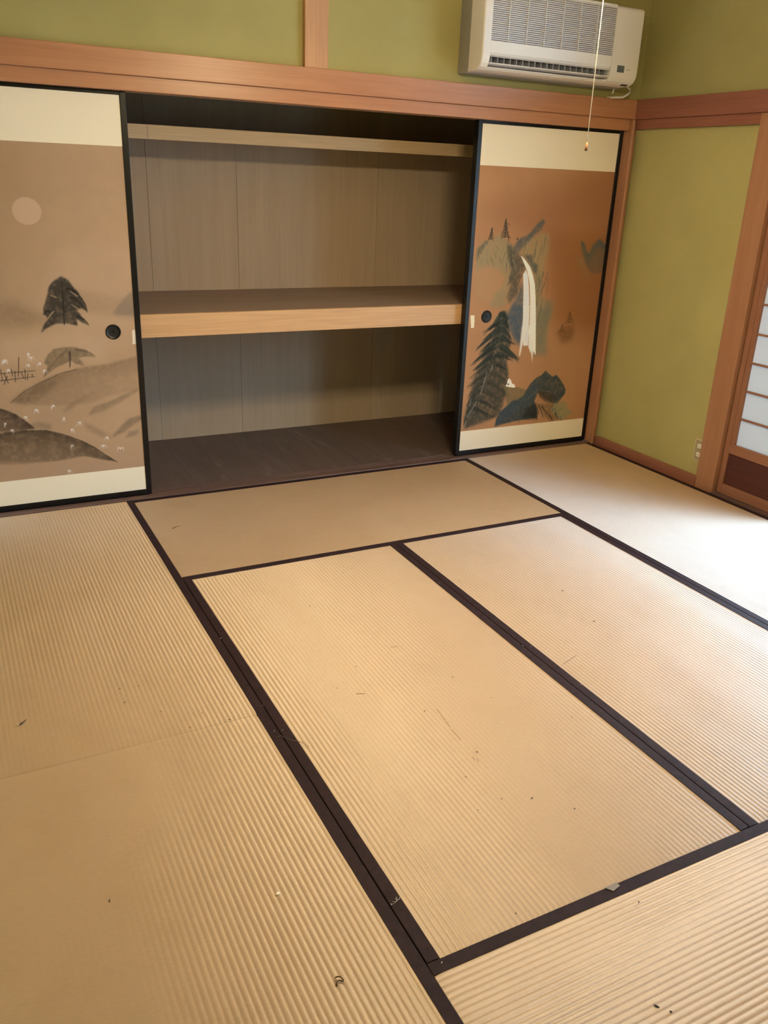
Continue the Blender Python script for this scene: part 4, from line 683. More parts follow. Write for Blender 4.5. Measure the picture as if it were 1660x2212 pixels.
('R','s',[(2.0137,0.6514),(1.9662,0.6296),(1.9205,0.5907)],0.010840965417030418,0.003,(27,28,22),0.62),
('R','s',[(2.0037,0.6464),(1.9641,0.6186),(1.9254,0.5825)],0.013511731920317599,0.003,(51,50,36),0.62),
('R','s',[(2.0478,0.6526),(2.0655,0.6448),(2.0834,0.636)],0.018689311315936756,0.003,(33,36,27),0.62),
('R','s',[(2.0472,0.6407),(2.0825,0.627),(2.1182,0.6128)],0.014012300835470854,0.003,(51,50,36),0.62),
('R','s',[(2.0429,0.6455),(2.0701,0.6364),(2.0997,0.6076)],0.01061313976716412,0.003,(51,50,36),0.62),
('R','s',[(2.0239,0.6564),(2.0601,0.6417),(2.0975,0.6195)],0.010229013148398317,0.003,(51,50,36),0.62),
('R','s',[(2.0464,0.6589),(2.0722,0.6482),(2.0995,0.6257)],0.010328016068980296,0.003,(51,50,36),0.62),
('R','s',[(2.0427,0.6635),(2.0643,0.6491),(2.0868,0.6272)],0.01466974990923844,0.003,(33,36,27),0.62),
('R','s',[(2.0371,0.6475),(2.0856,0.6342),(2.1357,0.6125)],0.021895373603658487,0.003,(27,28,22),0.62),
('R','s',[(2.0425,0.6532),(2.0707,0.6468),(2.1013,0.6205)],0.014652739841242737,0.003,(27,28,22),0.62),
('R','s',[(2.0363,0.6552),(2.074,0.6442),(2.113,0.6237)],0.02021897872085855,0.003,(33,36,27),0.62),
('R','s',[(2.0416,0.6576),(2.0682,0.6458),(2.0971,0.6152)],0.014131315075197652,0.003,(33,36,27),0.62),
('R','s',[(2.0257,0.6627),(2.058,0.6448),(2.0918,0.6162)],0.019122712908212082,0.003,(51,50,36),0.62),
('R','s',[(2.0058,0.6694),(2.02,0.6522)],0.01,0.003,(78,67,46),0.5),
('R','s',[(2.0481,0.6303),(2.0599,0.6159)],0.01,0.003,(78,67,46),0.5),
('R','s',[(2.0193,0.6363),(2.0054,0.6214)],0.01,0.003,(24,27,20),0.5),
('R','s',[(2.0382,0.6409),(2.0223,0.6301)],0.01,0.003,(24,27,20),0.5),
('R','s',[(2.0148,0.641),(2.0255,0.6164)],0.01,0.003,(78,67,46),0.5),
('R','s',[(1.9852,0.6041),(1.9201,0.5624),(1.8557,0.5179)],0.0201037781443485,0.003,(27,28,22),0.62),
('R','s',[(1.987,0.599),(1.953,0.5842),(1.9205,0.5567)],0.011282231249328752,0.003,(27,28,22),0.62),
('R','s',[(2.0,0.6262),(1.9224,0.5692),(1.8453,0.5112)],0.01726480788651718,0.003,(41,41,30),0.62),
('R','s',[(1.9865,0.594),(1.9238,0.5552),(1.8618,0.5117)],0.012051071039173876,0.003,(41,41,30),0.62),
('R','s',[(1.9972,0.6198),(1.9526,0.5877),(1.9083,0.5539)],0.01339966873151715,0.003,(33,36,27),0.62),
('R','s',[(1.9683,0.6061),(1.9238,0.5722),(1.8797,0.5369)],0.021815329553273345,0.003,(33,36,27),0.62),
('R','s',[(1.98,0.6094),(1.9253,0.5786),(1.8721,0.5342)],0.01748162631453723,0.003,(41,41,30),0.62),
('R','s',[(1.9664,0.6036),(1.9417,0.5742),(1.9174,0.5402)],0.014194481277868178,0.003,(27,28,22),0.62),
('R','s',[(1.9998,0.5996),(1.9308,0.5748),(1.8643,0.5293)],0.013978252382701051,0.003,(27,28,22),0.62),
('R','s',[(1.9764,0.597),(1.942,0.5793),(1.9084,0.5545)],0.012585301353182048,0.003,(33,36,27),0.62),
('R','s',[(1.995,0.6007),(1.9579,0.5788),(1.9218,0.548)],0.01731166795648589,0.003,(41,41,30),0.62),
('R','s',[(2.0467,0.6115),(2.0746,0.585),(2.1028,0.558)],0.01680004393690222,0.003,(27,28,22),0.62),
('R','s',[(2.0315,0.6192),(2.1001,0.5809),(2.1718,0.5267)],0.01811155702131876,0.003,(51,50,36),0.62),
('R','s',[(2.037,0.5966),(2.0935,0.5674),(2.1516,0.5312)],0.018754002590991293,0.003,(41,41,30),0.62),
('R','s',[(2.0459,0.6033),(2.0814,0.5788),(2.1183,0.5452)],0.010796028756702453,0.003,(41,41,30),0.62),
('R','s',[(2.0371,0.5954),(2.0962,0.5684),(2.1568,0.5352)],0.016396880077987414,0.003,(33,36,27),0.62),
('R','s',[(2.0364,0.6018),(2.0964,0.5719),(2.1594,0.5239)],0.016848691898857675,0.003,(33,36,27),0.62),
('R','s',[(2.0208,0.6073),(2.0833,0.5675),(2.147,0.5262)],0.018330116947059646,0.003,(41,41,30),0.62),
('R','s',[(2.0603,0.5902),(2.0928,0.5639),(2.1258,0.5372)],0.010881193401841535,0.003,(33,36,27),0.62),
('R','s',[(2.0475,0.6112),(2.1021,0.5762),(2.1595,0.5236)],0.015877690090667196,0.003,(51,50,36),0.62),
('R','s',[(2.0366,0.6098),(2.098,0.578),(2.1628,0.5243)],0.021773467580007682,0.003,(41,41,30),0.62),
('R','s',[(2.0424,0.611),(2.1036,0.5649),(2.1674,0.5056)],0.021004472837580994,0.003,(51,50,36),0.62),
('R','s',[(1.999,0.6335),(2.0038,0.613)],0.01,0.003,(78,67,46),0.5),
('R','s',[(2.0403,0.6324),(2.0441,0.6199)],0.01,0.003,(24,27,20),0.5),
('R','s',[(2.0141,0.5944),(2.0143,0.5706)],0.01,0.003,(78,67,46),0.5),
('R','s',[(2.0129,0.6234),(2.022,0.5971)],0.01,0.003,(78,67,46),0.5),
('R','s',[(2.0065,0.613),(1.9983,0.6007)],0.01,0.003,(78,67,46),0.5),
('R','s',[(1.9704,0.5487),(1.9281,0.5196),(1.8868,0.4822)],0.018081214187153024,0.003,(33,36,27),0.62),
('R','s',[(1.9782,0.5563),(1.9406,0.5395),(1.9049,0.5042)],0.015242685124716056,0.003,(27,28,22),0.62),
('R','s',[(1.9958,0.5742),(1.9378,0.5349),(1.8807,0.4886)],0.010540267765567797,0.003,(41,41,30),0.62),
('R','s',[(1.9664,0.5419),(1.9223,0.5193),(1.8792,0.4877)],0.016860100802622506,0.003,(41,41,30),0.62),
('R','s',[(1.9838,0.572),(1.9318,0.5407),(1.8809,0.4998)],0.0144775028159809,0.003,(41,41,30),0.62),
('R','s',[(1.9879,0.5496),(1.9377,0.5281),(1.8883,0.5014)],0.015223745438038451,0.003,(33,36,27),0.62),
('R','s',[(1.9761,0.5401),(1.9304,0.5158),(1.885,0.4897)],0.015097380325013492,0.003,(41,41,30),0.62),
('R','s',[(2.0052,0.5614),(1.9361,0.525),(1.8684,0.48)],0.012303895524640533,0.003,(51,50,36),0.62),
('R','s',[(1.9894,0.549),(1.926,0.526),(1.8647,0.4859)],0.020154776420470234,0.003,(41,41,30),0.62),
('R','s',[(1.9797,0.5573),(1.931,0.5317),(1.8842,0.4877)],0.013631678232043242,0.003,(33,36,27),0.62),
('R','s',[(1.9819,0.5446),(1.9236,0.5203),(1.8668,0.4838)],0.011921240287967715,0.003,(41,41,30),0.62),
('R','s',[(2.0085,0.5603),(2.052,0.551),(2.0974,0.5287)],0.014584586694466625,0.003,(41,41,30),0.62),
('R','s',[(2.0152,0.5587),(2.039,0.5557),(2.0634,0.5478)],0.018593490849353276,0.003,(33,36,27),0.62),
('R','s',[(2.0399,0.5489),(2.0605,0.5559),(2.0824,0.5513)],0.018402002484345467,0.003,(27,28,22),0.62),
('R','s',[(2.0307,0.5625),(2.0757,0.5558),(2.122,0.5406)],0.019294758254103525,0.003,(33,36,27),0.62),
('R','s',[(2.0188,0.5754),(2.0699,0.5617),(2.1233,0.532)],0.013645310275256511,0.003,(33,36,27),0.62),
('R','s',[(2.0204,0.5522),(2.0723,0.543),(2.1262,0.5202)],0.015926428753742183,0.003,(51,50,36),0.62),
('R','s',[(2.003,0.5576),(2.0469,0.5534),(2.0916,0.5449)],0.01839563304175921,0.003,(27,28,22),0.62),
('R','s',[(2.0184,0.5699),(2.0478,0.5649),(2.0792,0.5435)],0.018427804731334717,0.003,(41,41,30),0.62),
('R','s',[(2.0206,0.5691),(2.0433,0.5699),(2.0679,0.5543)],0.02146272759290791,0.003,(51,50,36),0.62),
('R','s',[(2.0372,0.559),(2.0648,0.5469),(2.0931,0.5295)],0.01700872988072622,0.003,(41,41,30),0.62),
('R','s',[(2.0411,0.5527),(2.0772,0.5435),(2.1142,0.5295)],0.021949367526797187,0.003,(41,41,30),0.62),
('R','s',[(2.0161,0.5462),(2.0333,0.5174)],0.01,0.003,(78,67,46),0.5),
('R','s',[(2.0202,0.5423),(2.012,0.5144)],0.01,0.003,(78,67,46),0.5),
('R','s',[(1.9934,0.5651),(1.9941,0.5497)],0.01,0.003,(78,67,46),0.5),
('R','s',[(2.0306,0.5778),(2.0494,0.5592)],0.01,0.003,(78,67,46),0.5),
('R','s',[(1.999,0.5385),(2.0103,0.515)],0.01,0.003,(24,27,20),0.5),
('R','s',[(1.9621,0.5012),(1.9255,0.4879),(1.89,0.4651)],0.013237195357969784,0.003,(56,47,33),0.45),
('R','s',[(1.9605,0.5212),(1.933,0.4984),(1.9059,0.4719)],0.01395006930809444,0.003,(56,47,33),0.45),
('R','s',[(1.9708,0.5001),(1.936,0.4845),(1.9028,0.4536)],0.021037764429141702,0.003,(56,47,33),0.45),
('R','s',[(1.9603,0.5116),(1.9295,0.4963),(1.9001,0.4675)],0.0194269292467869,0.003,(37,33,25),0.45),
('R','s',[(1.9635,0.503),(1.9278,0.4906),(1.8935,0.4649)],0.016133409827646432,0.003,(37,33,25),0.45),
('R','s',[(1.9578,0.5038),(1.9201,0.4849),(1.8841,0.4494)],0.01195827891707491,0.003,(56,47,33),0.45),
('R','s',[(1.9867,0.507),(1.9483,0.486),(1.9106,0.4584)],0.011842401115418956,0.003,(56,47,33),0.45),
('R','s',[(1.9857,0.5183),(1.9181,0.482),(1.8514,0.441)],0.017321847507532767,0.003,(46,40,29),0.45),
('R','s',[(1.9744,0.5239),(1.9087,0.4873),(1.8443,0.4409)],0.01761961088569501,0.003,(46,40,29),0.45),
('R','s',[(1.9691,0.5026),(1.9152,0.472),(1.862,0.4367)],0.011099290485790071,0.003,(69,58,40),0.45),
('R','s',[(1.9862,0.5065),(1.9483,0.4909),(1.9121,0.4596)],0.013278873985321703,0.003,(69,58,40),0.45),
('R','s',[(2.009,0.5076),(2.0425,0.4951),(2.0777,0.4698)],0.015239695284994352,0.003,(56,47,33),0.45),
('R','s',[(1.9958,0.5058),(2.0249,0.4988),(2.0545,0.488)],0.016735834690090535,0.003,(37,33,25),0.45),
('R','s',[(2.0053,0.5134),(2.0417,0.4967),(2.0801,0.464)],0.018604580298343085,0.003,(46,40,29),0.45),
('R','s',[(2.0127,0.5057),(2.0374,0.5024),(2.0634,0.4876)],0.01610890570988737,0.003,(46,40,29),0.45),
('R','s',[(1.9993,0.5154),(2.0494,0.4987),(2.1015,0.4697)],0.02146599857483185,0.003,(69,58,40),0.45),
('R','s',[(2.0018,0.5043),(2.0422,0.4993),(2.0849,0.4745)],0.010376408871225033,0.003,(56,47,33),0.45),
('R','s',[(2.0116,0.5074),(2.0449,0.4981),(2.0791,0.4838)],0.018849208977884002,0.003,(46,40,29),0.45),
('R','s',[(2.0189,0.506),(2.0534,0.4921),(2.0884,0.4759)],0.017582699300331652,0.003,(37,33,25),0.45),
('R','s',[(2.0077,0.5232),(2.0359,0.5106),(2.0664,0.4788)],0.01988602201135748,0.003,(37,33,25),0.45),
('R','s',[(2.0223,0.5031),(2.0547,0.4908),(2.088,0.4712)],0.018153064148609642,0.003,(37,33,25),0.45),
('R','s',[(1.9967,0.5218),(2.0308,0.5004),(2.0663,0.469)],0.019591151615283818,0.003,(56,47,33),0.45),
('R','s',[(1.9713,0.5068),(1.9767,0.4881)],0.01,0.003,(24,27,20),0.5),
('R','s',[(1.9743,0.5336),(1.9868,0.5085)],0.01,0.003,(24,27,20),0.5),
('R','s',[(2.0168,0.5239),(2.0076,0.5039)],0.01,0.003,(78,67,46),0.5),
('R','s',[(1.9754,0.5198),(1.9798,0.4942)],0.01,0.003,(78,67,46),0.5),
('R','s',[(1.959,0.5168),(1.9664,0.4902)],0.01,0.003,(78,67,46),0.5),
('R','s',[(1.9405,0.46),(1.9126,0.4433),(1.8862,0.4112)],0.013813520545134801,0.003,(46,40,29),0.45),
('R','s',[(1.9393,0.4511),(1.8972,0.4288),(1.8572,0.3854)],0.014860835118050827,0.003,(69,58,40),0.45),
('R','s',[(1.9401,0.4532),(1.8858,0.4341),(1.8335,0.3954)],0.021351214615211882,0.003,(56,47,33),0.45),
('R','s',[(1.961,0.4573),(1.9124,0.4354),(1.8643,0.4103)],0.012005087991125804,0.003,(37,33,25),0.45),
('R','s',[(1.958,0.4818),(1.9264,0.4544),(1.8959,0.4166)],0.02095025832944115,0.003,(69,58,40),0.45),
('R','s',[(1.954,0.4556),(1.9078,0.4332),(1.8628,0.4012)],0.02064096509560317,0.003,(37,33,25),0.45),
('R','s',[(1.9415,0.4685),(1.8983,0.4432),(1.8571,0.3986)],0.012127471678066448,0.003,(56,47,33),0.45),
('R','s',[(1.949,0.4641),(1.8946,0.4299),(1.8404,0.3951)],0.014482120123844783,0.003,(37,33,25),0.45),
('R','s',[(1.9444,0.4712),(1.9138,0.4531),(1.8846,0.4203)],0.02122824029002565,0.003,(69,58,40),0.45),
('R','s',[(1.947,0.4548),(1.8919,0.4226),(1.8373,0.3879)],0.01173822144055229,0.003,(37,33,25),0.45),
('R','s',[(1.9277,0.4546),(1.8934,0.4338),(1.8602,0.4015)],0.019331661374201777,0.003,(56,47,33),0.45),
('R','s',[(1.9953,0.4515),(2.039,0.4402),(2.0848,0.4137)],0.015425817537702934,0.003,(46,40,29),0.45),
('R','s',[(1.9888,0.4565),(2.0402,0.4396),(2.0929,0.4168)],0.01811179051324898,0.003,(56,47,33),0.45),
('R','s',[(1.997,0.4522),(2.0211,0.4463),(2.0465,0.4288)],0.016923160411300566,0.003,(69,58,40),0.45),
('R','s',[(2.0031,0.4559),(2.0289,0.4478),(2.0567,0.4222)],0.0188029387601759,0.003,(46,40,29),0.45),
('R','s',[(1.9981,0.4647),(2.0454,0.4403),(2.0952,0.3978)],0.016986152212261824,0.003,(69,58,40),0.45),
('R','s',[(1.9841,0.4778),(2.0388,0.4502),(2.0963,0.4045)],0.012612601714188557,0.003,(37,33,25),0.45),
('R','s',[(1.9836,0.4757),(2.0265,0.4507),(2.0715,0.4104)],0.019811339475301882,0.003,(56,47,33),0.45),
('R','s',[(1.9934,0.4744),(2.0352,0.4524),(2.0782,0.4232)],0.02066589731420131,0.003,(69,58,40),0.45),
('R','s',[(1.9913,0.4744),(2.0382,0.4547),(2.0869,0.423)],0.02051114710938301,0.003,(69,58,40),0.45),
('R','s',[(1.9797,0.4655),(2.0271,0.4417),(2.0758,0.4103)],0.02031064251746855,0.003,(69,58,40),0.45),
('R','s',[(1.993,0.4583),(2.0332,0.4496),(2.0752,0.4273)],0.012720956300800428,0.003,(56,47,33),0.45),
('R','s',[(1.9779,0.4442),(1.9959,0.4177)],0.01,0.003,(24,27,20),0.5),
('R','s',[(1.9616,0.4774),(1.9632,0.4568)],0.01,0.003,(78,67,46),0.5),
('R','s',[(1.9695,0.4526),(1.9722,0.4354)],0.01,0.003,(78,67,46),0.5),
('R','s',[(1.9619,0.4842),(1.9684,0.4622)],0.01,0.003,(24,27,20),0.5),
('R','s',[(1.9886,0.4722),(1.9936,0.4601)],0.01,0.003,(24,27,20),0.5),
('R','s',[(1.936,0.4238),(1.9071,0.4008),(1.8786,0.3739)],0.01796355686751725,0.003,(46,40,29),0.45),
('R','s',[(1.9172,0.4038),(1.8822,0.3823),(1.8483,0.3495)],0.019348427066221655,0.003,(37,33,25),0.45),
('R','s',[(1.9255,0.4077),(1.8867,0.3742),(1.8484,0.3371)],0.020064782459122753,0.003,(37,33,25),0.45),
('R','s',[(1.9236,0.4026),(1.901,0.3936),(1.8793,0.3753)],0.01592955837035222,0.003,(69,58,40),0.45),
('R','s',[(1.9296,0.4222),(1.8872,0.3841),(1.8453,0.3412)],0.012612752189561895,0.003,(69,58,40),0.45),
('R','s',[(1.9294,0.4147),(1.9056,0.3904),(1.8823,0.3607)],0.02160438219882036,0.003,(46,40,29),0.45),
('R','s',[(1.9457,0.4319),(1.9077,0.3996),(1.8698,0.3671)],0.010626817982343894,0.003,(46,40,29),0.45),
('R','s',[(1.9361,0.4281),(1.903,0.3884),(1.8704,0.3434)],0.021729225338534098,0.003,(69,58,40),0.45),
('R','s',[(1.9326,0.4265),(1.9018,0.4035),(1.8728,0.3617)],0.0158785527118301,0.003,(37,33,25),0.45),
('R','s',[(1.9325,0.4095),(1.8964,0.3803),(1.8615,0.3371)],0.01896328068273996,0.003,(37,33,25),0.45),
('R','s',[(1.9309,0.4211),(1.8854,0.3853),(1.8416,0.3321)],0.010762061778106449,0.003,(69,58,40),0.45),
('R','s',[(1.9781,0.4147),(2.0389,0.378),(2.1023,0.3266)],0.021490184258688597,0.003,(46,40,29),0.45),
('R','s',[(1.9804,0.4051),(2.0507,0.3714),(2.1232,0.3283)],0.013863171329108897,0.003,(46,40,29),0.45),
('R','s',[(1.9882,0.4006),(2.0407,0.3776),(2.0948,0.3453)],0.019307478211225325,0.003,(56,47,33),0.45),
('R','s',[(1.9898,0.4142),(2.0584,0.3725),(2.13,0.3156)],0.02030950709433082,0.003,(46,40,29),0.45),
('R','s',[(1.9645,0.4141),(2.0419,0.3797),(2.1227,0.3275)],0.016389066258444343,0.003,(56,47,33),0.45),
('R','s',[(1.9529,0.4138),(2.0384,0.3592),(2.1261,0.3029)],0.020567385100789325,0.003,(69,58,40),0.45),
('R','s',[(1.9852,0.4184),(2.0547,0.3781),(2.1273,0.3213)],0.017006713003619285,0.003,(69,58,40),0.45),
('R','s',[(1.9834,0.4124),(2.028,0.3868),(2.0739,0.3535)],0.011097764449095998,0.003,(46,40,29),0.45),
('R','s',[(1.9688,0.4243),(2.025,0.3947),(2.0845,0.343)],0.017886901687261578,0.003,(69,58,40),0.45),
('R','s',[(1.9706,0.4098),(2.0537,0.3618),(2.1389,0.3106)],0.018618703692751364,0.003,(46,40,29),0.45),
('R','s',[(1.988,0.3986),(2.0366,0.3714),(2.0862,0.3411)],0.010665838731808756,0.003,(69,58,40),0.45),
('R','s',[(1.9369,0.421),(1.9399,0.3927)],0.01,0.003,(24,27,20),0.5),
('R','s',[(1.9355,0.3977),(1.9551,0.3713)],0.01,0.003,(78,67,46),0.5),
('R','s',[(1.9855,0.3925),(1.9907,0.3635)],0.01,0.003,(78,67,46),0.5),
('R','s',[(1.958,0.4214),(1.956,0.4053)],0.01,0.003,(78,67,46),0.5),
('R','s',[(1.9574,0.3959),(1.9687,0.3736)],0.01,0.003,(78,67,46),0.5),
('R','s',[(1.9038,0.3699),(1.8792,0.3487),(1.8553,0.3199)],0.013359598899139725,0.003,(69,58,40),0.45),
('R','s',[(1.8962,0.3599),(1.8761,0.3456),(1.8567,0.325)],0.01228278927597194,0.003,(46,40,29),0.45),
('R','s',[(1.9136,0.3587),(1.8817,0.3299),(1.8514,0.2842)],0.013892130792234177,0.003,(46,40,29),0.45),
('R','s',[(1.9099,0.3643),(1.8746,0.3282),(1.8394,0.2917)],0.015543208140533647,0.003,(46,40,29),0.45),
('R','s',[(1.9199,0.376),(1.8874,0.3462),(1.8567,0.296)],0.012663121556662318,0.003,(37,33,25),0.45),
('R','s',[(1.9222,0.3633),(1.8818,0.3277),(1.8418,0.2882)],0.018438173332452276,0.003,(46,40,29),0.45),
('R','s',[(1.9026,0.3709),(1.878,0.3436),(1.8546,0.3026)],0.013687335991343981,0.003,(46,40,29),0.45),
('R','s',[(1.906,0.3624),(1.8786,0.3424),(1.8524,0.3101)],0.020024550183818077,0.003,(37,33,25),0.45),
('R','s',[(1.9107,0.3656),(1.8752,0.3353),(1.841,0.2912)],0.015765075555504778,0.003,(56,47,33),0.45),
('R','s',[(1.9209,0.3658),(1.8783,0.3356),(1.8372,0.2892)],0.011739474105830067,0.003,(37,33,25),0.45),
('R','s',[(1.9012,0.3795),(1.8723,0.3347),(1.8444,0.2781)],0.021211570189958603,0.003,(46,40,29),0.45),
('R','s',[(1.963,0.3698),(2.0027,0.3418),(2.0429,0.3129)],0.015136910647730109,0.003,(37,33,25),0.45),
('R','s',[(1.9299,0.3844),(1.9875,0.3543),(2.0477,0.3076)],0.011582746455602033,0.003,(69,58,40),0.45),
('R','s',[(1.9546,0.3599),(2.0024,0.3266),(2.051,0.2911)],0.014279042655426543,0.003,(56,47,33),0.45),
('R','s',[(1.9453,0.3803),(1.992,0.3516),(2.041,0.3058)],0.01028518182202591,0.003,(46,40,29),0.45),
('R','s',[(1.9481,0.361),(2.0015,0.3401),(2.0559,0.3169)],0.011988461799272536,0.003,(46,40,29),0.45),
('R','s',[(1.9636,0.3706),(2.0263,0.3335),(2.0925,0.2737)],0.014544977656737651,0.003,(56,47,33),0.45),
('R','s',[(1.9388,0.363),(2.0076,0.3331),(2.0787,0.2922)],0.014408318035384848,0.003,(46,40,29),0.45),
('R','s',[(1.9364,0.3823),(2.0037,0.3459),(2.0735,0.2968)],0.015262790195250987,0.003,(46,40,29),0.45),
('R','s',[(1.9689,0.3707),(2.015,0.3432),(2.0636,0.2982)],0.018376576982110607,0.003,(69,58,40),0.45),
('R','s',[(1.9473,0.3765),(2.0007,0.3411),(2.0558,0.2981)],0.012689581723439966,0.003,(69,58,40),0.45),
('R','s',[(1.9433,0.3692),(1.9834,0.3545),(2.0261,0.3189)],0.018476055190663483,0.003,(56,47,33),0.45),
('R','s',[(1.9539,0.3683),(1.9693,0.3467)],0.01,0.003,(78,67,46),0.5),
('R','s',[(1.9219,0.3637),(1.9405,0.3347)],0.01,0.003,(78,67,46),0.5),
('R','s',[(1.9179,0.3484),(1.926,0.3325)],0.01,0.003,(78,67,46),0.5),
('R','s',[(1.9237,0.3655),(1.9366,0.3532)],0.01,0.003,(24,27,20),0.5),
('R','s',[(1.9018,0.3601),(1.9067,0.3378)],0.01,0.003,(78,67,46),0.5),
('R','s',[(1.8977,0.3262),(1.873,0.3032),(1.8497,0.2643)],0.021854459141920066,0.003,(56,47,33),0.45),
('R','s',[(1.8927,0.3151),(1.8805,0.2982),(1.8688,0.2757)],0.01655478892214819,0.003,(69,58,40),0.45),
('R','s',[(1.8959,0.3125),(1.8673,0.2815),(1.8389,0.2485)],0.021691507623156636,0.003,(46,40,29),0.45),
('R','s',[(1.8997,0.3325),(1.8674,0.2798),(1.836,0.2146)],0.015853635859412157,0.003,(69,58,40),0.45),
('R','s',[(1.88,0.322),(1.8625,0.2907),(1.8467,0.2378)],0.01645229690783804,0.003,(56,47,33),0.45),
('R','s',[(1.8922,0.3293),(1.8719,0.2947),(1.8523,0.2511)],0.01059246898750895,0.003,(37,33,25),0.45),
('R','s',[(1.8828,0.3156),(1.8651,0.2933),(1.8487,0.2564)],0.016509814989007894,0.003,(37,33,25),0.45),
('R','s',[(1.9032,0.3208),(1.8788,0.2998),(1.8563,0.2574)],0.01863413402244635,0.003,(46,40,29),0.45),
('R','s',[(1.8906,0.3173),(1.8678,0.2912),(1.8468,0.2441)],0.017283876127648264,0.003,(56,47,33),0.45),
('R','s',[(1.8993,0.3171),(1.8692,0.2844),(1.8398,0.2435)],0.01124077477408335,0.003,(46,40,29),0.45),
('R','s',[(1.8773,0.3144),(1.8624,0.294),(1.8486,0.2622)],0.011649141988718371,0.003,(46,40,29),0.45),
('R','s',[(1.9291,0.3115),(1.9742,0.2925),(2.0207,0.2636)],0.016118809826863853,0.003,(37,33,25),0.45),
('R','s',[(1.9281,0.3103),(1.9764,0.2871),(2.0266,0.2508)],0.013326224657339895,0.003,(56,47,33),0.45),
('R','s',[(1.9275,0.3082),(1.9707,0.29),(2.0151,0.2643)],0.012086180730652915,0.003,(56,47,33),0.45),
('R','s',[(1.9412,0.3074),(1.9721,0.2956),(2.0048,0.2691)],0.010080915505525506,0.003,(46,40,29),0.45),
('R','s',[(1.9327,0.3049),(1.9933,0.2699),(2.0555,0.2284)],0.013260556270782542,0.003,(69,58,40),0.45),
('R','s',[(1.918,0.3072),(1.9749,0.2873),(2.0349,0.2449)],0.01733945967495319,0.003,(69,58,40),0.45),
('R','s',[(1.931,0.3116),(1.9917,0.286),(2.0548,0.247)],0.01421035188748032,0.003,(37,33,25),0.45),
('R','s',[(1.942,0.3059),(1.9712,0.2946),(2.0015,0.2741)],0.01390013868146304,0.003,(37,33,25),0.45),
('R','s',[(1.9184,0.3133),(1.9778,0.2813),(2.0381,0.2483)],0.016905488734329815,0.003,(46,40,29),0.45),
('R','s',[(1.9291,0.3189),(1.9882,0.2855),(2.0496,0.2387)],0.010726761441542266,0.003,(56,47,33),0.45),
('R','s',[(1.9169,0.3107),(1.975,0.2921),(2.0355,0.2574)],0.010251244140091108,0.003,(37,33,25),0.45),
('R','s',[(1.8882,0.3052),(1.8727,0.2929)],0.01,0.003,(78,67,46),0.5),
('R','s',[(1.91,0.2949),(1.9125,0.2729)],0.01,0.003,(24,27,20),0.5),
('R','s',[(1.9269,0.3102),(1.9312,0.2825)],0.01,0.003,(78,67,46),0.5),
('R','s',[(1.9049,0.3362),(1.8947,0.3199)],0.01,0.003,(78,67,46),0.5),
('R','s',[(1.9284,0.3096),(1.9335,0.2932)],0.01,0.003,(24,27,20),0.5),
('R','s',[(1.8688,0.2738),(1.8568,0.2511),(1.8451,0.2252)],0.016500616325599005,0.003,(46,40,29),0.45),
('R','s',[(1.8801,0.2592),(1.8556,0.2325),(1.8312,0.2043)],0.012674302818867018,0.003,(56,47,33),0.45),
('R','s',[(1.8677,0.2723),(1.847,0.2409),(1.8273,0.1988)],0.011492791619801102,0.003,(46,40,29),0.45),
('R','s',[(1.8691,0.2607),(1.8532,0.2261),(1.8378,0.1843)],0.018608538566361674,0.003,(37,33,25),0.45),
('R','s',[(1.8835,0.2729),(1.8606,0.2484),(1.8393,0.205)],0.010972391737795822,0.003,(69,58,40),0.45),
('R','s',[(1.8788,0.2796),(1.8592,0.2653),(1.8413,0.2317)],0.01843314203614134,0.003,(56,47,33),0.45),
('R','s',[(1.8805,0.2732),(1.8613,0.2589),(1.8438,0.2258)],0.017984222179820424,0.003,(56,47,33),0.45),
('R','s',[(1.8694,0.2604),(1.8497,0.2266),(1.8306,0.1835)],0.01228323448002171,0.003,(69,58,40),0.45),
('R','s',[(1.863,0.2629),(1.846,0.227),(1.8306,0.1704)],0.014937271094863187,0.003,(37,33,25),0.45),
('R','s',[(1.8703,0.2777),(1.8498,0.2406),(1.8299,0.1961)],0.014067008682230693,0.003,(69,58,40),0.45),
('R','s',[(1.8765,0.2714),(1.8573,0.2382),(1.8393,0.1906)],0.011342387870092625,0.003,(37,33,25),0.45),
('R','s',[(1.8957,0.2812),(1.9396,0.2486),(1.9848,0.2082)],0.01545498266796327,0.003,(56,47,33),0.45),
('R','s',[(1.9077,0.26),(1.9507,0.2373),(1.9947,0.2088)],0.01215919809614176,0.003,(69,58,40),0.45),
('R','s',[(1.8909,0.2767),(1.93,0.2546),(1.9709,0.2187)],0.014946961244174373,0.003,(56,47,33),0.45),
('R','s',[(1.8945,0.27),(1.9559,0.2467),(2.0197,0.2087)],0.01907069051676193,0.003,(46,40,29),0.45),
('R','s',[(1.8901,0.2584),(1.9547,0.2385),(2.0217,0.2033)],0.014451000438424311,0.003,(56,47,33),0.45),
('R','s',[(1.9022,0.2685),(1.9501,0.2442),(2.0,0.2061)],0.02013398293199651,0.003,(37,33,25),0.45),
('R','s',[(1.9182,0.2516),(1.9639,0.2399),(2.0111,0.2173)],0.01614122963257073,0.003,(56,47,33),0.45),
('R','s',[(1.89,0.2684),(1.9606,0.2387),(2.0327,0.2071)],0.019469059605833908,0.003,(37,33,25),0.45),
('R','s',[(1.9003,0.2711),(1.9525,0.243),(2.0068,0.2014)],0.012029799060823427,0.003,(37,33,25),0.45),
('R','s',[(1.9113,0.2579),(1.9677,0.2371),(2.0257,0.2087)],0.011856678221428961,0.003,(46,40,29),0.45),
('R','s',[(1.8977,0.2617),(1.947,0.2363),(1.9975,0.2051)],0.01899256085771092,0.003,(56,47,33),0.45),
('R','s',[(1.914,0.2466),(1.901,0.2247)],0.01,0.003,(24,27,20),0.5),
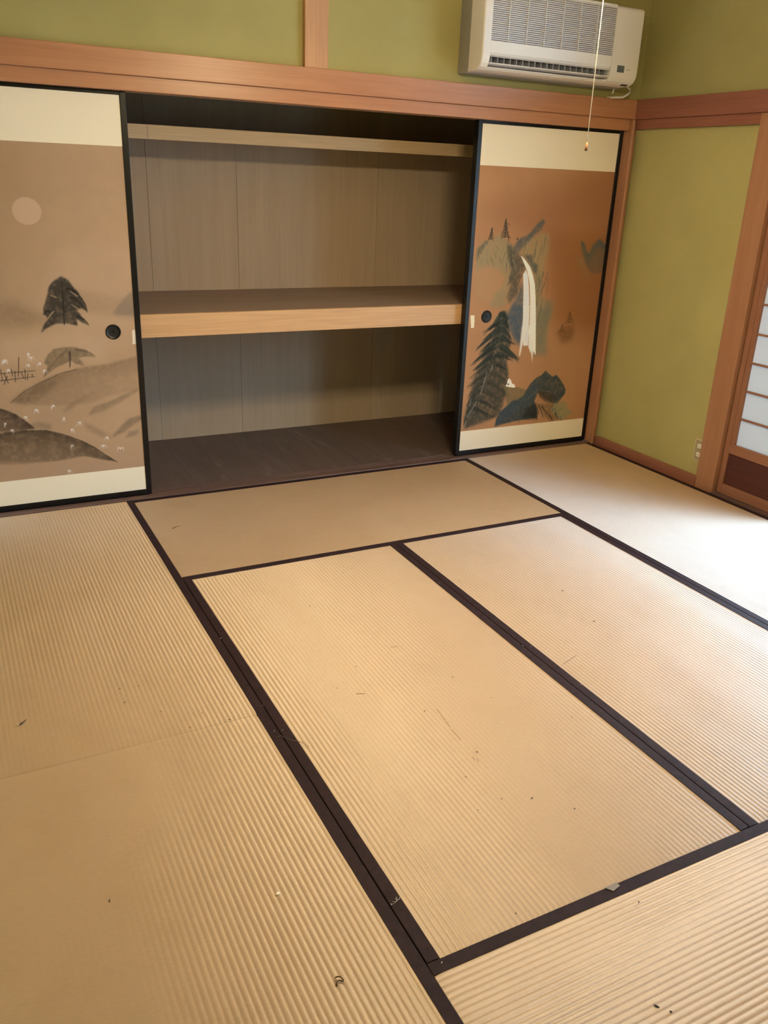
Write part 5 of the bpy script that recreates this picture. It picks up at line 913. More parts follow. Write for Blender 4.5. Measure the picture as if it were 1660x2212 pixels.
('R','s',[(1.8788,0.2445),(1.8679,0.2252)],0.01,0.003,(78,67,46),0.5),
('R','s',[(1.8504,0.2618),(1.8446,0.2371)],0.01,0.003,(24,27,20),0.5),
('R','s',[(1.8561,0.2893),(1.862,0.2603)],0.01,0.003,(24,27,20),0.5),
('R','s',[(1.8639,0.257),(1.8773,0.2353)],0.01,0.003,(78,67,46),0.5),
('R','s',[(1.9897,0.5121),(1.9896,0.4929),(1.985,0.474)],0.004,0.008,(119,107,88),0.75),
('R','s',[(1.9572,0.4661),(1.9506,0.44),(1.9395,0.4142)],0.004,0.008,(119,107,88),0.75),
('R','s',[(1.9452,0.4138),(1.9376,0.3827),(1.9254,0.352)],0.004,0.008,(119,107,88),0.75),
('R','s',[(1.9037,0.3096),(1.8785,0.2674),(1.8487,0.2255)],0.004,0.008,(119,107,88),0.75),
('R','s',[(1.8652,0.3273),(1.865,0.3078),(1.8602,0.2886)],0.004,0.008,(119,107,88),0.75),
('R','s',[(1.8451,0.201),(1.8415,0.1864),(1.8333,0.1722)],0.004,0.008,(119,107,88),0.75),
('R','s',[(1.9814,0.678),(1.9654,0.6132)],0.003,0.005,(124,90,57),0.5),
('R','s',[(1.9598,0.7253),(1.9289,0.6988)],0.003,0.005,(124,90,57),0.5),
('R','s',[(2.0674,0.5652),(2.0657,0.5269)],0.003,0.005,(124,90,57),0.5),
('R','s',[(1.9569,0.6417),(1.9112,0.5924)],0.003,0.005,(124,90,57),0.5),
('R','p',[(2.0618,0.4008),(2.1106,0.3826),(2.1712,0.3708),(2.2585,0.3445),(2.2143,0.31),(2.1567,0.2894),(2.1109,0.273),(2.0907,0.3494)],(107,83,49),0.85,0.006,0.3),
('R','p',[(2.0902,0.3816),(2.1004,0.3957),(2.1021,0.4177),(2.1116,0.4269),(2.1263,0.4111),(2.1354,0.3932),(2.1482,0.3898),(2.1604,0.3716),(2.1415,0.3705),(2.1174,0.3747)],(232,216,188),0.95,0.0012,0.0),
('R','p',[(2.1019,0.398),(2.1122,0.3948),(2.1133,0.3849),(2.1065,0.3878)],(45,32,22),0.9,0.001,0.0),
('R','s',[(2.106,0.4248),(2.1,0.4364)],0.002,0.002,(37,27,18),0.9),
('R','p',[(2.2447,0.358),(2.2654,0.3866),(2.2984,0.4144),(2.3333,0.4271),(2.3605,0.4528),(2.3877,0.4336),(2.4151,0.4141),(2.442,0.4225),(2.4815,0.3869),(2.5201,0.3381),(2.5239,0.312),(2.4913,0.2731),(2.4694,0.2489),(2.4233,0.2629),(2.3687,0.2981),(2.3217,0.3271),(2.3034,0.2777),(2.3218,0.23),(2.3403,0.1819),(2.2611,0.1735),(2.17,0.1714),(2.0407,0.1527),(2.0479,0.1977),(2.0788,0.2404),(2.1228,0.272),(2.1558,0.297),(2.1802,0.2925),(2.2253,0.3193)],(48,51,46),0.95,0.004,0.35),
('R','p',[(2.0407,0.1527),(2.0788,0.2404),(2.1501,0.2949),(2.232,0.3137),(2.2631,0.3567),(2.3145,0.3832),(2.3087,0.3332),(2.2768,0.295),(2.2301,0.2784),(2.1873,0.2312),(2.1088,0.1821)],(53,59,57),0.65,0.014,0.35),
('R','p',[(2.321,0.3323),(2.3685,0.3465),(2.4155,0.3201),(2.4593,0.2756),(2.424,0.2577),(2.3784,0.2717),(2.3374,0.3005)],(62,44,29),0.75,0.008,0.5),
('R','p',[(2.2584,0.2456),(2.3172,0.2663),(2.3419,0.218),(2.3297,0.1673),(2.2289,0.1866)],(30,28,22),0.75,0.012,0.4),
('R','p',[(2.3428,0.2591),(2.4679,0.2594),(2.5006,0.1624),(2.4327,0.1475),(2.3761,0.1944)],(98,71,40),0.7,0.01,0.5),
('R','p',[(2.4297,0.2158),(2.4559,0.2551),(2.5121,0.261),(2.546,0.2479),(2.5434,0.2219),(2.6018,0.1774),(2.5566,0.176),(2.547,0.153),(2.4957,0.1523),(2.4525,0.1877)],(127,112,72),0.85,0.005,0.4),
('R','s',[(2.3372,0.2545),(2.3775,0.1838)],0.01,0.004,(39,29,20),0.7),
('R','s',[(2.3636,0.242),(2.4078,0.1916)],0.01,0.004,(39,29,20),0.7),
('R','s',[(2.4646,0.1919),(2.4957,0.1523)],0.01,0.004,(39,29,20),0.7),
('R','s',[(2.4205,0.1905),(2.4512,0.1511)],0.01,0.004,(39,29,20),0.7),
('R','s',[(2.3126,0.2051),(2.343,0.1609)],0.01,0.004,(39,29,20),0.7),
('R','s',[(2.2356,0.2831),(2.3087,0.3332)],0.004,0.003,(106,108,95),0.5),
('R','s',[(2.3074,0.3434),(2.3215,0.3525)],0.004,0.003,(106,108,95),0.5),
('R','s',[(2.3383,0.3411),(2.4148,0.3253)],0.004,0.003,(106,108,95),0.5),
('R','p',[(1.8223,0.7815),(1.8495,0.7815),(1.851,0.7167),(1.8325,0.7156)],(222,190,142),0.9,0.001,0.0),
('R','s',[(2.3154,0.2488),(2.3284,0.2303)],0.007911159808051467,0.002,(33,34,29),0.45),
('R','s',[(2.5034,0.1689),(2.523,0.1481)],0.00812215670324562,0.002,(54,59,56),0.45),
('R','s',[(2.2708,0.1805),(2.2758,0.162)],0.005855556511204318,0.002,(54,59,56),0.45),
('R','s',[(2.4622,0.2107),(2.4791,0.1811)],0.008891435497101599,0.002,(86,74,54),0.45),
('R','s',[(2.4689,0.2541),(2.4757,0.2401)],0.004336117326586511,0.002,(86,74,54),0.45),
('R','s',[(2.5134,0.1477),(2.4934,0.1293)],0.00792106844432672,0.002,(33,34,29),0.45),
('R','s',[(2.3736,0.1865),(2.3679,0.1602)],0.008097612122877774,0.002,(74,77,69),0.45),
('R','s',[(2.4459,0.2276),(2.4414,0.202)],0.0087382205884782,0.002,(54,59,56),0.45),
('R','s',[(2.3983,0.317),(2.3793,0.2959)],0.006275013734007448,0.002,(86,74,54),0.45),
('R','s',[(2.4564,0.2208),(2.4414,0.1988)],0.007673576242479562,0.002,(74,77,69),0.45),
('R','s',[(2.3753,0.1848),(2.3936,0.1654)],0.005678365577253508,0.002,(54,59,56),0.45),
('R','s',[(2.1904,0.2032),(2.2098,0.1788)],0.004123194609241656,0.002,(54,59,56),0.45),
('R','s',[(2.2167,0.1823),(2.2035,0.1485)],0.009489909680709611,0.002,(86,74,54),0.45),
('R','s',[(2.3422,0.2168),(2.3638,0.183)],0.006603815597180948,0.002,(86,74,54),0.45),
('R','s',[(2.4781,0.1797),(2.4899,0.1527)],0.007068682523139016,0.002,(74,77,69),0.45),
('R','s',[(2.1621,0.1887),(2.1447,0.1564)],0.008632185966269187,0.002,(54,59,56),0.45),
('R','s',[(2.503,0.2222),(2.4825,0.1888)],0.006480490670644339,0.002,(74,77,69),0.45),
('R','s',[(2.4116,0.2037),(2.3981,0.1915)],0.006198979471120108,0.002,(54,59,56),0.45),
('R','s',[(2.4555,0.1583),(2.4683,0.1245)],0.0040982448818644756,0.002,(74,77,69),0.45),
('R','s',[(2.2404,0.2276),(2.2314,0.1959)],0.007167196849127023,0.002,(33,34,29),0.45),
('R','s',[(2.2134,0.233),(2.1905,0.2242)],0.004894980609588796,0.002,(33,34,29),0.45),
('R','s',[(2.2086,0.2114),(2.1871,0.1916)],0.00629784813102682,0.002,(86,74,54),0.45),
('R','s',[(2.4724,0.3204),(2.4835,0.3019)],0.006362781166062001,0.002,(74,77,69),0.45),
]
def lin(c):
    c = np.asarray(c, float)/255.; return np.where(c <= .04045, c/12.92, ((c+.055)/1.055)**2.4)
def blur(a, r):
    r = int(round(r))
    if r < 1: return a
    for _ in range(2):
        for ax in (0, 1):
            p = np.concatenate([np.repeat(np.take(a, [0], ax), r+1, ax), a, np.repeat(np.take(a, [-1], ax), r, ax)], ax)
            c = np.cumsum(p, ax); n = 2*r+1
            if ax == 0: a = (c[n:]-c[:-n])/n
            else: a = (c[:, n:]-c[:, :-n])/n
    return a
def vnoise(nz, nx, cell, rng):
    gz, gx = nz//cell+3, nx//cell+3; g = rng.random((gz, gx))
    z = np.arange(nz)/cell; x = np.arange(nx)/cell; iz = z.astype(int); ix = x.astype(int)
    fz = (z-iz)[:, None]; fx = (x-ix)[None]; fz = fz*fz*(3-2*fz); fx = fx*fx*(3-2*fx)
    a = g[iz][:, ix]; b = g[iz][:, ix+1]; c = g[iz+1][:, ix]; d = g[iz+1][:, ix+1]
    return (a*(1-fx)+b*fx)*(1-fz)+(c*(1-fx)+d*fx)*fz
def paint(side, x0, x1, z0, z1, bgc, illum, step=.0022):
    nx = int((x1-x0)/step)+1; nz = int((z1-z0)/step)+1
    xs = np.linspace(x0, x1, nx); zs = np.linspace(z0, z1, nz); rng = np.random.default_rng(5 if side == 'L' else 8)
    X, Z = np.meshgrid(xs, zs); img = np.ones((nz, nx, 3))*np.array(bgc, float)
    wash = vnoise(nz, nx, 120, rng)*.5+vnoise(nz, nx, 45, rng)*.3+vnoise(nz, nx, 16, rng)*.2
    img *= (1+.10*(wash-.5))[..., None]
    grain = vnoise(nz, nx, 7, rng)*.5+vnoise(nz, nx, 3, rng)*.3+vnoise(nz, nx, 18, rng)*.2
    def lay(m, sl, col, a): img[sl] = img[sl]*(1-(m*a)[..., None])+np.array(col, float)*(m*a)[..., None]
    for op in ART:
        if op[0] != side: continue
        P = np.array(op[2])
        if op[1] == 'p': pad = op[5]*2.5+.004
        elif op[1] == 's': pad = max(op[3], op[4])+.004
        else: pad = max(op[3], op[4])+.02
        i0, i1 = np.searchsorted(zs, [P[:, 1].min()-pad, P[:, 1].max()+pad]); j0, j1 = np.searchsorted(xs, [P[:, 0].min()-pad, P[:, 0].max()+pad])
        if i1-i0 < 2 or j1-j0 < 2: continue
        sl = (slice(i0, i1), slice(j0, j1)); x = X[sl]; z = Z[sl]
        if op[1] == 'p':
            ins = np.zeros(x.shape, bool); n = len(P)
            wob = (grain[sl]-.5)*.012*op[6] if op[6] else 0.
            for k in range(n):
                (xa, za), (xb, zb) = P[k], P[(k+1) % n]
                if za == zb: continue
                c = ((za > z+wob) != (zb > z+wob)) & (x+wob < (xb-xa)*(z+wob-za)/(zb-za)+xa); ins ^= c
            mk = blur(ins.astype(float), op[5]/step/2)
            if op[6]: mk = mk*np.clip(1-op[6]*1.5*(grain[sl]-.42)*1.6, .15, 1)
            if len(op) > 7:
                top = np.where(ins, z, -9).max(0); mk = mk*(.42+.58*np.exp(-np.clip(top[None]-z, 0, 9)/op[7]))
            lay(mk, sl, op[3], op[4])
        elif op[1] == 's':
            d = np.full(x.shape, 9.); n = len(P)-1; a = np.zeros(x.shape)
            if len(P) == 3:
                t = np.linspace(0, 1, 9)[:, None]; P = (1-t)**2*P[0]+2*t*(1-t)*(2*P[1]-.5*P[0]-.5*P[2])+t*t*P[2]; n = 8
            for k in range(n):
                A, B = P[k], P[k+1]; ab = B-A; L2 = ab@ab+1e-12
                t = np.clip(((x-A[0])*ab[0]+(z-A[1])*ab[1])/L2, 0, 1)
                dd = np.hypot(x-A[0]-t*ab[0], z-A[1]-t*ab[1]); wd = op[3]+(op[4]-op[3])*(k+t)/n
                a = np.maximum(a, np.clip((wd/2-dd)/step+.6, 0, 1))
            lay(a*np.clip(1.25-.6*grain[sl], 0, 1), sl, op[5], op[6])
        else:
            d = np.hypot((x-P[0, 0])/op[3], (z-P[0, 1])/op[4]); lay(np.clip((1-d)*op[3]/max(op[7], 1e-4)+.5, 0, 1), sl, op[5], op[6])
    return X, Z, np.clip(lin(np.clip(img, 0, 255))/np.array(illum), .004, .93)
def gridmesh(name, X, Y, Z, cols=None, attr='ink'):
    nz, nx = X.shape; me = bpy.data.meshes.new(name); n = nz*nx
    idx = np.arange(n).reshape(nz, nx); q = np.stack([idx[:-1, :-1], idx[:-1, 1:], idx[1:, 1:], idx[1:, :-1]], -1).reshape(-1, 4)
    me.vertices.add(n); me.vertices.foreach_set('co', np.stack([X, Y, Z], -1).astype(np.float32).ravel())
    me.loops.add(q.size); me.loops.foreach_set('vertex_index', q.astype(np.int32).ravel())
    me.polygons.add(len(q)); me.polygons.foreach_set('loop_start', np.arange(0, q.size, 4, dtype=np.int32)); me.polygons.foreach_set('loop_total', np.full(len(q), 4, np.int32))
    me.polygons.foreach_set('use_smooth', np.ones(len(q), bool)); me.update(calc_edges=True)
    if cols is not None:
        a = me.color_attributes.new(attr, 'FLOAT_COLOR', 'POINT')
        a.data.foreach_set('color', np.concatenate([cols.reshape(-1, 3), np.ones((n, 1))], 1).astype(np.float32).ravel())
    return me
ZB, ZT, T = .006, 1.733, .020
def sliding_door(name, x0, x1, y, label, side=None, handle_x=None, art=None):
    e = empty(name, ((x0+x1)/2, y+T/2, ZB), label, 'sliding door', 'closet sliding doors', 'structure')
    st = .0255
    for a, b in ((x0, x0+st), (x1-st, x1)): box('stile', a, b, y-.001, y+T+.001, ZB, ZT, 'lacquer', e, .003, 3)
    box('rail', x0+st, x1-st, y, y+T, ZB, ZB+.026, 'lacquer', e, .002); box('rail', x0+st, x1-st, y, y+T, ZT-.022, ZT, 'lacquer', e, .002)
    a, b = x0+st, x1-st; f = y+.003
    box('core', a, b, f+.0008, y+T-.003, ZB+.026, ZT-.022, 'cream', e)
    box('top_band', a, b, f-.0006, f+.0012, 1.5215, ZT-.022, 'cream', e); box('bottom_band', a, b, f-.0006, f+.0012, ZB+.026, .1445, 'cream', e)
    if art:
        X, Z, C = paint(side, a, b, .1445, 1.5215, *art); link('painting', gridmesh('painting', X, np.full(X.shape, f), Z, C), 'painting', e)
    else: box('paper', a, b, f, f+.001, .1445, 1.5215, 'cream', e)
    if handle_x is not None:
        bm = bmesh.new(); seg = 32; zc = .7732
        rings = []
        for r, dy in ((.0325, -.0005), (.0325, -.003), (.0300, -.0042), (.0278, -.003)):
            rings.append([bm.verts.new((handle_x+r*math.cos(2*math.pi*k/seg), f+dy, zc+r*math.sin(2*math.pi*k/seg))) for k in range(seg)])
        for p, q in zip(rings, rings[1:]):
            for k in range(seg): bm.faces.new((p[k], q[k], q[(k+1) % seg], p[(k+1) % seg]))
        bmesh.ops.recalc_face_normals(bm, faces=bm.faces[:]); h = obj('handle', bm, 'lacquer', e, True)
        bm = bmesh.new(); rings = []
        for r, dy in ((.0279, -.0030), (.0268, -.0012), (.0200, -.0006), (.0030, -.0006)):
            rings.append([bm.verts.new((handle_x+r*math.cos(2*math.pi*k/seg), f+dy, zc+r*math.sin(2*math.pi*k/seg))) for k in range(seg)])
        for p, q in zip(rings, rings[1:]):
            for k in range(seg): bm.faces.new((p[k], q[k], q[(k+1) % seg], p[(k+1) % seg]))
        bm.faces.new(rings[-1]); obj('handle_cup', bm, 'cup', h, True)
    return e
sliding_door('door_1', -.821, .099, .045, 'black-framed painted sliding door with moon, dark fir and rolling hills', 'L', -.0213, ((172, 131, 86), (1.0, .78, .46)))
sliding_door('door_2', 1.787, 2.711, .045, 'black-framed painted sliding door with waterfall, big pine and blue rocks', 'R', 1.9247, ((158, 104, 62), (.80, .585, .365)))
sliding_door('door_3', -.900, .075, .0715, 'sliding door hidden behind the one painted with the moon')
sliding_door('door_4', 1.793, 2.711, .0715, 'sliding door behind the waterfall painting, only its black edge showing')

# ------------------------------------------------------------------ tatami mats
def tatami(x0, x1, y0, y1, axis, label, seed, wear=None, amp=.0010):
    """axis 'y': ribs and cloth edges run along y"""
    ga, gb = (.0009, .0004) if axis == 'y' else (.0004, .0009); x0 += ga; x1 -= ga; y0 += gb; y1 -= gb
    e = empty('tatami_mat', ((x0+x1)/2, (y0+y1)/2, -.057), label, 'tatami mat', 'tatami mats covering the floor')
    box('core', x0, x1, y0, y1, -.057, -.006, 'straw', e)
    rng = np.random.default_rng(seed); bw = .0295
    if axis == 'y': a0, a1, b0, b1 = x0+bw-.003, x1-bw+.003, y0, y1
    else: a0, a1, b0, b1 = y0+bw-.003, y1-bw+.003, x0, x1
    ribs = round((a1-a0)/.0139); per = 6; nt_ = 110
    s = np.linspace(0, ribs, ribs*per+1); t = np.linspace(b0, b1, nt_)
    S_, T_ = np.meshgrid(s, t)
    nn = vnoise(nt_, ribs*per+1, 40, rng)*.6+vnoise(nt_, ribs*per+1, 14, rng)*.4
    wobble = (np.repeat(rng.normal(0, 1, (nt_, ribs+2))[:, :, None], per, 2).reshape(nt_, -1)[:, :ribs*per+1])
    wobble = blur(wobble, 2)*.10
    prof = np.abs(np.sin(math.pi*(S_+wobble*.3)))**.75           # rounded ribs with tight valleys
    A = a0+(a1-a0)*S_/ribs
    am = amp*(.6+.7*nn)
    wx, wy = (A, T_) if axis == 'y' else (T_, A)
    if wear is not None: am = am*wear(wx, wy)
    sag = (vnoise(nt_, ribs*per+1, 50, rng)-.5)*.0016
    fall = np.minimum(np.minimum(T_-b0, b1-T_)/.006, 1.); Zv = -.0004+am*(prof-1)*.9+sag*np.clip(fall, 0, 1)-(1-fall)*.0012
    me = gridmesh('rush_cover', wx, wy, Zv)
    if axis == 'x': me.flip_normals()
    link('rush_cover', me, 'rush_y' if axis == 'y' else 'rush_x', e)
    for side in (0, 1):                                          # cloth edging on the two long sides
        n = 70; tt = np.linspace(b0, b1, n); inner = bw+np.cumsum(rng.normal(0, .00016, n))*.6; inner -= (inner.mean()-bw)
        sec = [(0., -.020), (0.0001, -.0012), (.0009, .0005), (.0025, .0009), (.5, .0010), (1., .0009), (1.0, -.0022)]
        V = np.zeros((n, len(sec), 3))
        for k, (u, z) in enumerate(sec):
            off = np.where(u > .3, u*inner, np.full(n, u)); c = (off if side == 0 else -off)
            edge = ((x0 if side == 0 else x1) if axis == 'y' else (y0 if side == 0 else y1))
            zz = z+rng.normal(0, .00012, n)
            if axis == 'y': V[:, k] = np.stack([edge+c, tt, zz], -1)
            else: V[:, k] = np.stack([tt, edge+c, zz], -1)
        me = gridmesh('cloth_edge', V[..., 0], V[..., 1], V[..., 2])
        if (axis == 'y') != (side == 0): me.flip_normals()
        me.polygons.foreach_set('use_smooth', np.zeros(len(me.polygons), bool)); link('cloth_edge', me, 'edge_cloth', e)
    return e
def sm(a, b, x): t_ = np.clip((x-a)/(b-a), 0, 1); return t_*t_*(3-2*t_)
def spot(x, y, cx, cy, rx, ry): return np.exp(-((x-cx)/rx)**2-((y-cy)/ry)**2)
tatami(XL, X0, Y2, 0, 'y', 'tatami mat beside the moon-painted door, touching the closet sill', 11, lambda x, y: np.clip(1-.85*spot(x, y, -.55, -1.75, .45, .35)-.3*spot(x, y, -.9, -1.2, .3, .4), .1, 1))
tatami(XL, X0, Y4, Y2, 'y', 'worn tatami mat in the near corner with a small white chip on it', 12, lambda x, y: np.clip(1-.95*spot(x, y, -.50, -1.95, .42, .33)-.95*spot(x, y, -.70, -2.45, .28, .6)-.5*spot(x, y, -.55, -3.0, .2, .6), .06, 1))
tatami(X0, X2, Y1, 0, 'x', 'tatami mat laid crosswise along the open closet', 13, None, .0008)
tatami(X0, X1, Y3, Y1, 'y', 'tatami mat in the middle of the floor with a scratch across it', 14, lambda x, y: np.clip(1-.6*spot(x, y, .52, -2.1, .22, .25)-.75*spot(x, y, .55, -2.62, .2, .2), .15, 1))
tatami(X1, X2, Y3, Y1, 'y', 'daylit tatami mat between the scratched mat and the veranda side', 15)
tatami(X2, X3, Y2, 0, 'y', 'tatami mat along the green wall, in front of the waterfall door', 16)
tatami(X2, X3, Y4, Y2, 'y', 'bright tatami mat beside the open veranda doorway', 17)
tatami(X0, X2, Y4, Y3, 'x', 'nearest crosswise tatami mat with dark seeds lying on it', 18, lambda x, y: np.clip(1-.5*spot(x, y, .6, -3.4, .4, .2), .3, 1))
struct(box('trim_10', 2.7165, 2.7275, -.93, .0, -.05, -.012, 'sill_y'), 'dark gap strip between the mats and the cedar baseboard', 'trim')

# ------------------------------------------------------------------ shoji screen
def shoji(name, SA, SB, SX0, label):
    e = empty(name, (SX0+.014, (SA+SB)/2, .0035), label, 'shoji screen', 'shoji screens on the veranda side', 'structure')
    for a, b in ((SB-.028, SB), (SA, SA+.028)): box('stile', SX0, SX0+.028, a, b, .004, 1.733, 'shoji_wood', e, .002)
    box('rail', SX0, SX0+.028, SA+.028, SB-.028, .004, .055, 'shoji_wood_y', e, .0015); box('rail', SX0, SX0+.028, SA+.028, SB-.028, .2185, .266, 'shoji_wood_y', e, .0015); box('rail', SX0, SX0+.028, SA+.028, SB-.028, 1.69, 1.733, 'shoji_wood_y', e, .0015)
    box('dark_panel', SX0+.009, SX0+.018, SA+.028, SB-.028, .055, .2185, 'dark_panel', e)
    for a, b in ((SB-.052, SB-.028), (SA+.028, SA+.052)): box('inner_stile', SX0+.004, SX0+.028-.004, a, b, .266, 1.69, 'shoji_wood', e, .001)
    kz = [.4006+.1388*k for k in range(9)]
    ky = []
    for z in kz: box('lattice_bar', SX0+.007, SX0+.019, SA+.052, SB-.052, z-.0045, z+.0045, 'shoji_wood_y', e)
    for y in ky: box('lattice_bar', SX0+.0075, SX0+.0185, y-.0045, y+.0045, .266, 1.69, 'shoji_wood', e)
    zz = [.266]+kz+[1.69]; yy = [SB-.052]+ky+[SA+.052]
    for z0, z1 in zip(zz, zz[1:]):
        for ya, yb in zip(yy, yy[1:]): box('pane', SX0+.0186, SX0+.0192, yb, ya, z0, z1, 'paper', e)
shoji('door_5', -1.405, -.945, 2.760, 'shoji screen of white paper panes beside the cedar pillar')
shoji('door_6', -2.765, -2.300, 2.796, 'shoji screen closing the veranda side just past the open gap')
shoji('door_7', -3.225, -2.767, 2.760, 'second shoji screen from the hall end of the veranda side')
shoji('door_8', -3.690, -3.215, 2.796, 'shoji screen at the hall end of the veranda side')
e = empty('window_9', (2.79, -1.82, 1.98), 'long glazed transom high above the shoji side', 'window', None, 'structure')
for a, b in ((-2.62, -2.59), (-1.835, -1.805), (-1.05, -1.02)): box('stile', 2.775, 2.81, a, b, 1.98, 2.30, 'shoji_wood', e)
for a, b in ((1.98, 2.005), (2.275, 2.30)):
    for c, d in ((-2.59, -1.835), (-1.805, -1.05)): box('rail', 2.775, 2.81, c, d, a, b, 'shoji_wood_y', e)
for c, d in ((-2.59, -1.835), (-1.805, -1.05)): box('pane', 2.79, 2.793, c, d, 2.005, 2.275, 'glass', e)
# ------------------------------------------------------------------ veranda beyond the shoji
vf = bpy.data.objects.new('floor_veranda', None); COL.objects.link(vf); struct(vf, 'boarded veranda floor outside the shoji screen', 'floor')
for k in range(8): x0 = 2.862+k*.112; box('board', x0, x0+.110, -6.95, .0, -.05, -.012, 'veranda', vf, .002)
vw = bpy.data.objects.new('wall_veranda', None); COL.objects.link(vw); struct(vw, 'plaster walls and soffit enclosing the veranda', 'wall')
box('end_panel', 2.84, 3.82, -7.03, -6.95, -.06, ZC, 'plaster', vw); box('inner_panel', 2.846, 2.90, -6.95, -3.70, -.06, 2.42, 'plaster', vw); box('end_panel', 2.826, 3.82, .0, .06, -.06, ZC, 'plaster', vw)
box('soffit', 2.82, 3.82, -7.03, .06, 2.42, 2.48, 'ceiling', vw); box('head_panel', 3.74, 3.82, -6.95, .0, 1.90, 1.96, 'alu', vw); box('head_panel', 3.74, 3.82, -6.95, .0, 2.40, 2.42, 'plaster', vw)
box('inner_panel', XW+.062, 2.85, -.81, .0, .0, 2.42, 'plaster', vw)
names = ['end of the veranda farthest from the closet', 'second', 'third', 'fourth', 'fifth', 'sixth', 'seventh', 'end of the veranda nearest the closet']
for k in range(8):
    ya = -6.94+k*.866
    lb = 'sliding glass door at the '+names[k] if k in (0, 7) else names[k]+' sliding glass door along the veranda from the hall end'
    e = empty('window_%d' % (k+1), (3.77, ya+.44, -.01), lb, 'window', 'veranda glass doors', 'structure')
    xo = 3.755 if k % 2 else 3.785
    for a, b in ((ya, ya+.036), (ya+.844, ya+.88)): box('stile', xo, xo+.028, a, b, -.01, 1.90, 'alu', e)
    for a, b in ((-.01, .06), (1.85, 1.90)): box('rail', xo, xo+.028, ya+.036, ya+.844, a, b, 'alu', e)
    box('pane', xo+.012, xo+.016, ya+.036, ya+.844, .06, 1.85, 'glass', e); box('upper_pane', 3.778, 3.782, ya+.02, ya+.846, 1.96, 2.40, 'glass', e); box('upper_stile', 3.765, 3.795, ya-.02, ya+.02, 1.96, 2.40, 'alu', e)
struct(box('ground', 3.83, 60., -60., 40., -.62, -.55, 'gravel'), 'pale gravel garden outside the veranda', 'ground')
struct(box('sky_block_wall', 3.9, 12.0, -9.6, -9.4, -.55, 1.6, 'block'), 'unseen grey wall added beyond the veranda to block low sky light', 'wall')  # added out of view to cut off the low sky
# hallway behind the doorway
hw = bpy.data.objects.new('wall_hall', None); COL.objects.link(hw); struct(hw, 'plain walls and ceiling of the hallway behind the doorway', 'wall')
box('back_panel', -1.9, 2.9, -5.3, -5.2, -.06, ZC, 'plaster', hw); box('end_panel', -1.9, -1.8, -5.2, -3.80, -.06, ZC, 'plaster', hw); box('end_panel', 2.8, 2.9, -5.2, -3.80, -.06, ZC, 'plaster', hw)
box('top_panel', -1.9, 2.9, -5.3, -3.79, ZC, ZC+.05, 'ceiling', hw); box('near_panel', -1.9, -1.0, -3.86, -3.79, -.06, ZC, 'plaster', hw)
struct(box('floor_hall', -1.9, 2.9, -5.3, -3.80, -.10, -.01, 'veranda'), 'brown boarded hallway floor behind the doorway', 'floor')

# ------------------------------------------------------------------ air conditioner
AX0, AX1, AF = 1.630, 2.546, -.187
ac = empty('air_conditioner', (2.088, .02, 1.912), 'old beige wall air conditioner above the waterfall door', 'air conditioner')
box('rear_case', AX0+.002, AX1-.002, -.070, YW-.0005, 1.909, 2.252, 'ac_case', ac, .004)
def cap(name, xa, xb):
    bm = bmesh.new()
    prism(bm, [(-.070, 1.914), (-.128, 1.913), (-.150, 1.917), (-.168, 1.927), (-.180, 1.942), (AF+.0015, 1.958), (AF, 1.975), (AF, 2.232), (AF+.003, 2.240), (AF+.012, 2.246), (-.070, 2.250)], xa, xb)
    ends = [ed for ed in bm.edges if abs(ed.verts[0].co.x-ed.verts[1].co.x) < 1e-6 and abs(ed.verts[0].co.x-xa if name == 'left_cover' else ed.verts[0].co.x-xb) < 1e-6]
    bmesh.ops.bevel(bm, geom=ends, offset=.009, segments=4, affect='EDGES', profile=.5)
    o = obj(name, bm, 'ac_cover', ac)
    return o
cap('left_cover', AX0, 1.672)
rc = cap('right_cover', 2.372, AX1)
box('front_panel', 1.672, 2.372, -.178, -.070, 2.0335, 2.236, 'ac_vane', ac)
box('top_cover', 1.672, 2.372, AF, -.070, 2.236, 2.248, 'ac_cover', ac, .002)
box('middle_band', 1.672, 2.372, AF, -.070, 1.984, 2.0335, 'ac_cover', ac, .002)
bm = bmesh.new(); n = 25
for k in range(n): z = 2.0365+k*.0081; addbox(bm, 1.672, 2.372, -.1865, -.1775, z, z+.0040)
tag(obj('grille_slats', bm, 'ac_grille', ac), kind='stuff')
for k in range(6): x = 1.762+k*.0995; box('grille_rib', x-.0022, x+.0022, -.1882, -.1775, 2.034, 2.237, 'ac_grille', ac)
box('vent_recess', 1.672, 2.372, -.106, -.102, 1.930, 1.984, 'ac_dark', ac)
bm = bmesh.new(); prism(bm, [(-.070, 1.914), (-.128, 1.913), (-.152, 1.918), (-.164, 1.926), (-.160, 1.931), (-.125, 1.931), (-.070, 1.931)], 1.672, 2.372); obj('lower_lip', bm, 'ac_cover', ac)
bm = bmesh.new(); prism(bm, [(-.179, 1.9465), (-.150, 1.9405), (-.130, 1.9385), (-.130, 1.9355), (-.150, 1.9368), (-.178, 1.9420)], 1.676, 2.366); obj('louver', bm, 'ac_grille', ac)
bm = bmesh.new(); prism(bm, [(-.184, 1.984), (-.184, 1.976), (-.176, 1.970), (-.168, 1.971), (-.168, 1.984)], 1.674, 2.368); obj('upper_louver', bm, 'ac_grille', ac)
vane = None
for k in range(20):
    x = 1.695+k*.0348
    if vane is None: vane = box('vane', x-.002, x+.002, -.166, -.108, 1.9395, 1.977, 'ac_vane', ac, .0)
    else:
        v = vane.copy(); v.location = (k*.0348, 0, 0); v.parent = ac; COL.objects.link(v)
box('receiver', 2.412, 2.456, AF-.0012, AF+.004, 1.966, 1.996, 'ac_window', rc, .001)
for a, b in ((2.470, 2.474), (2.479, 2.490)): box('printed_mark', a, b, AF-.0006, AF+.001, 1.978, 1.982, 'ac_mark', rc)
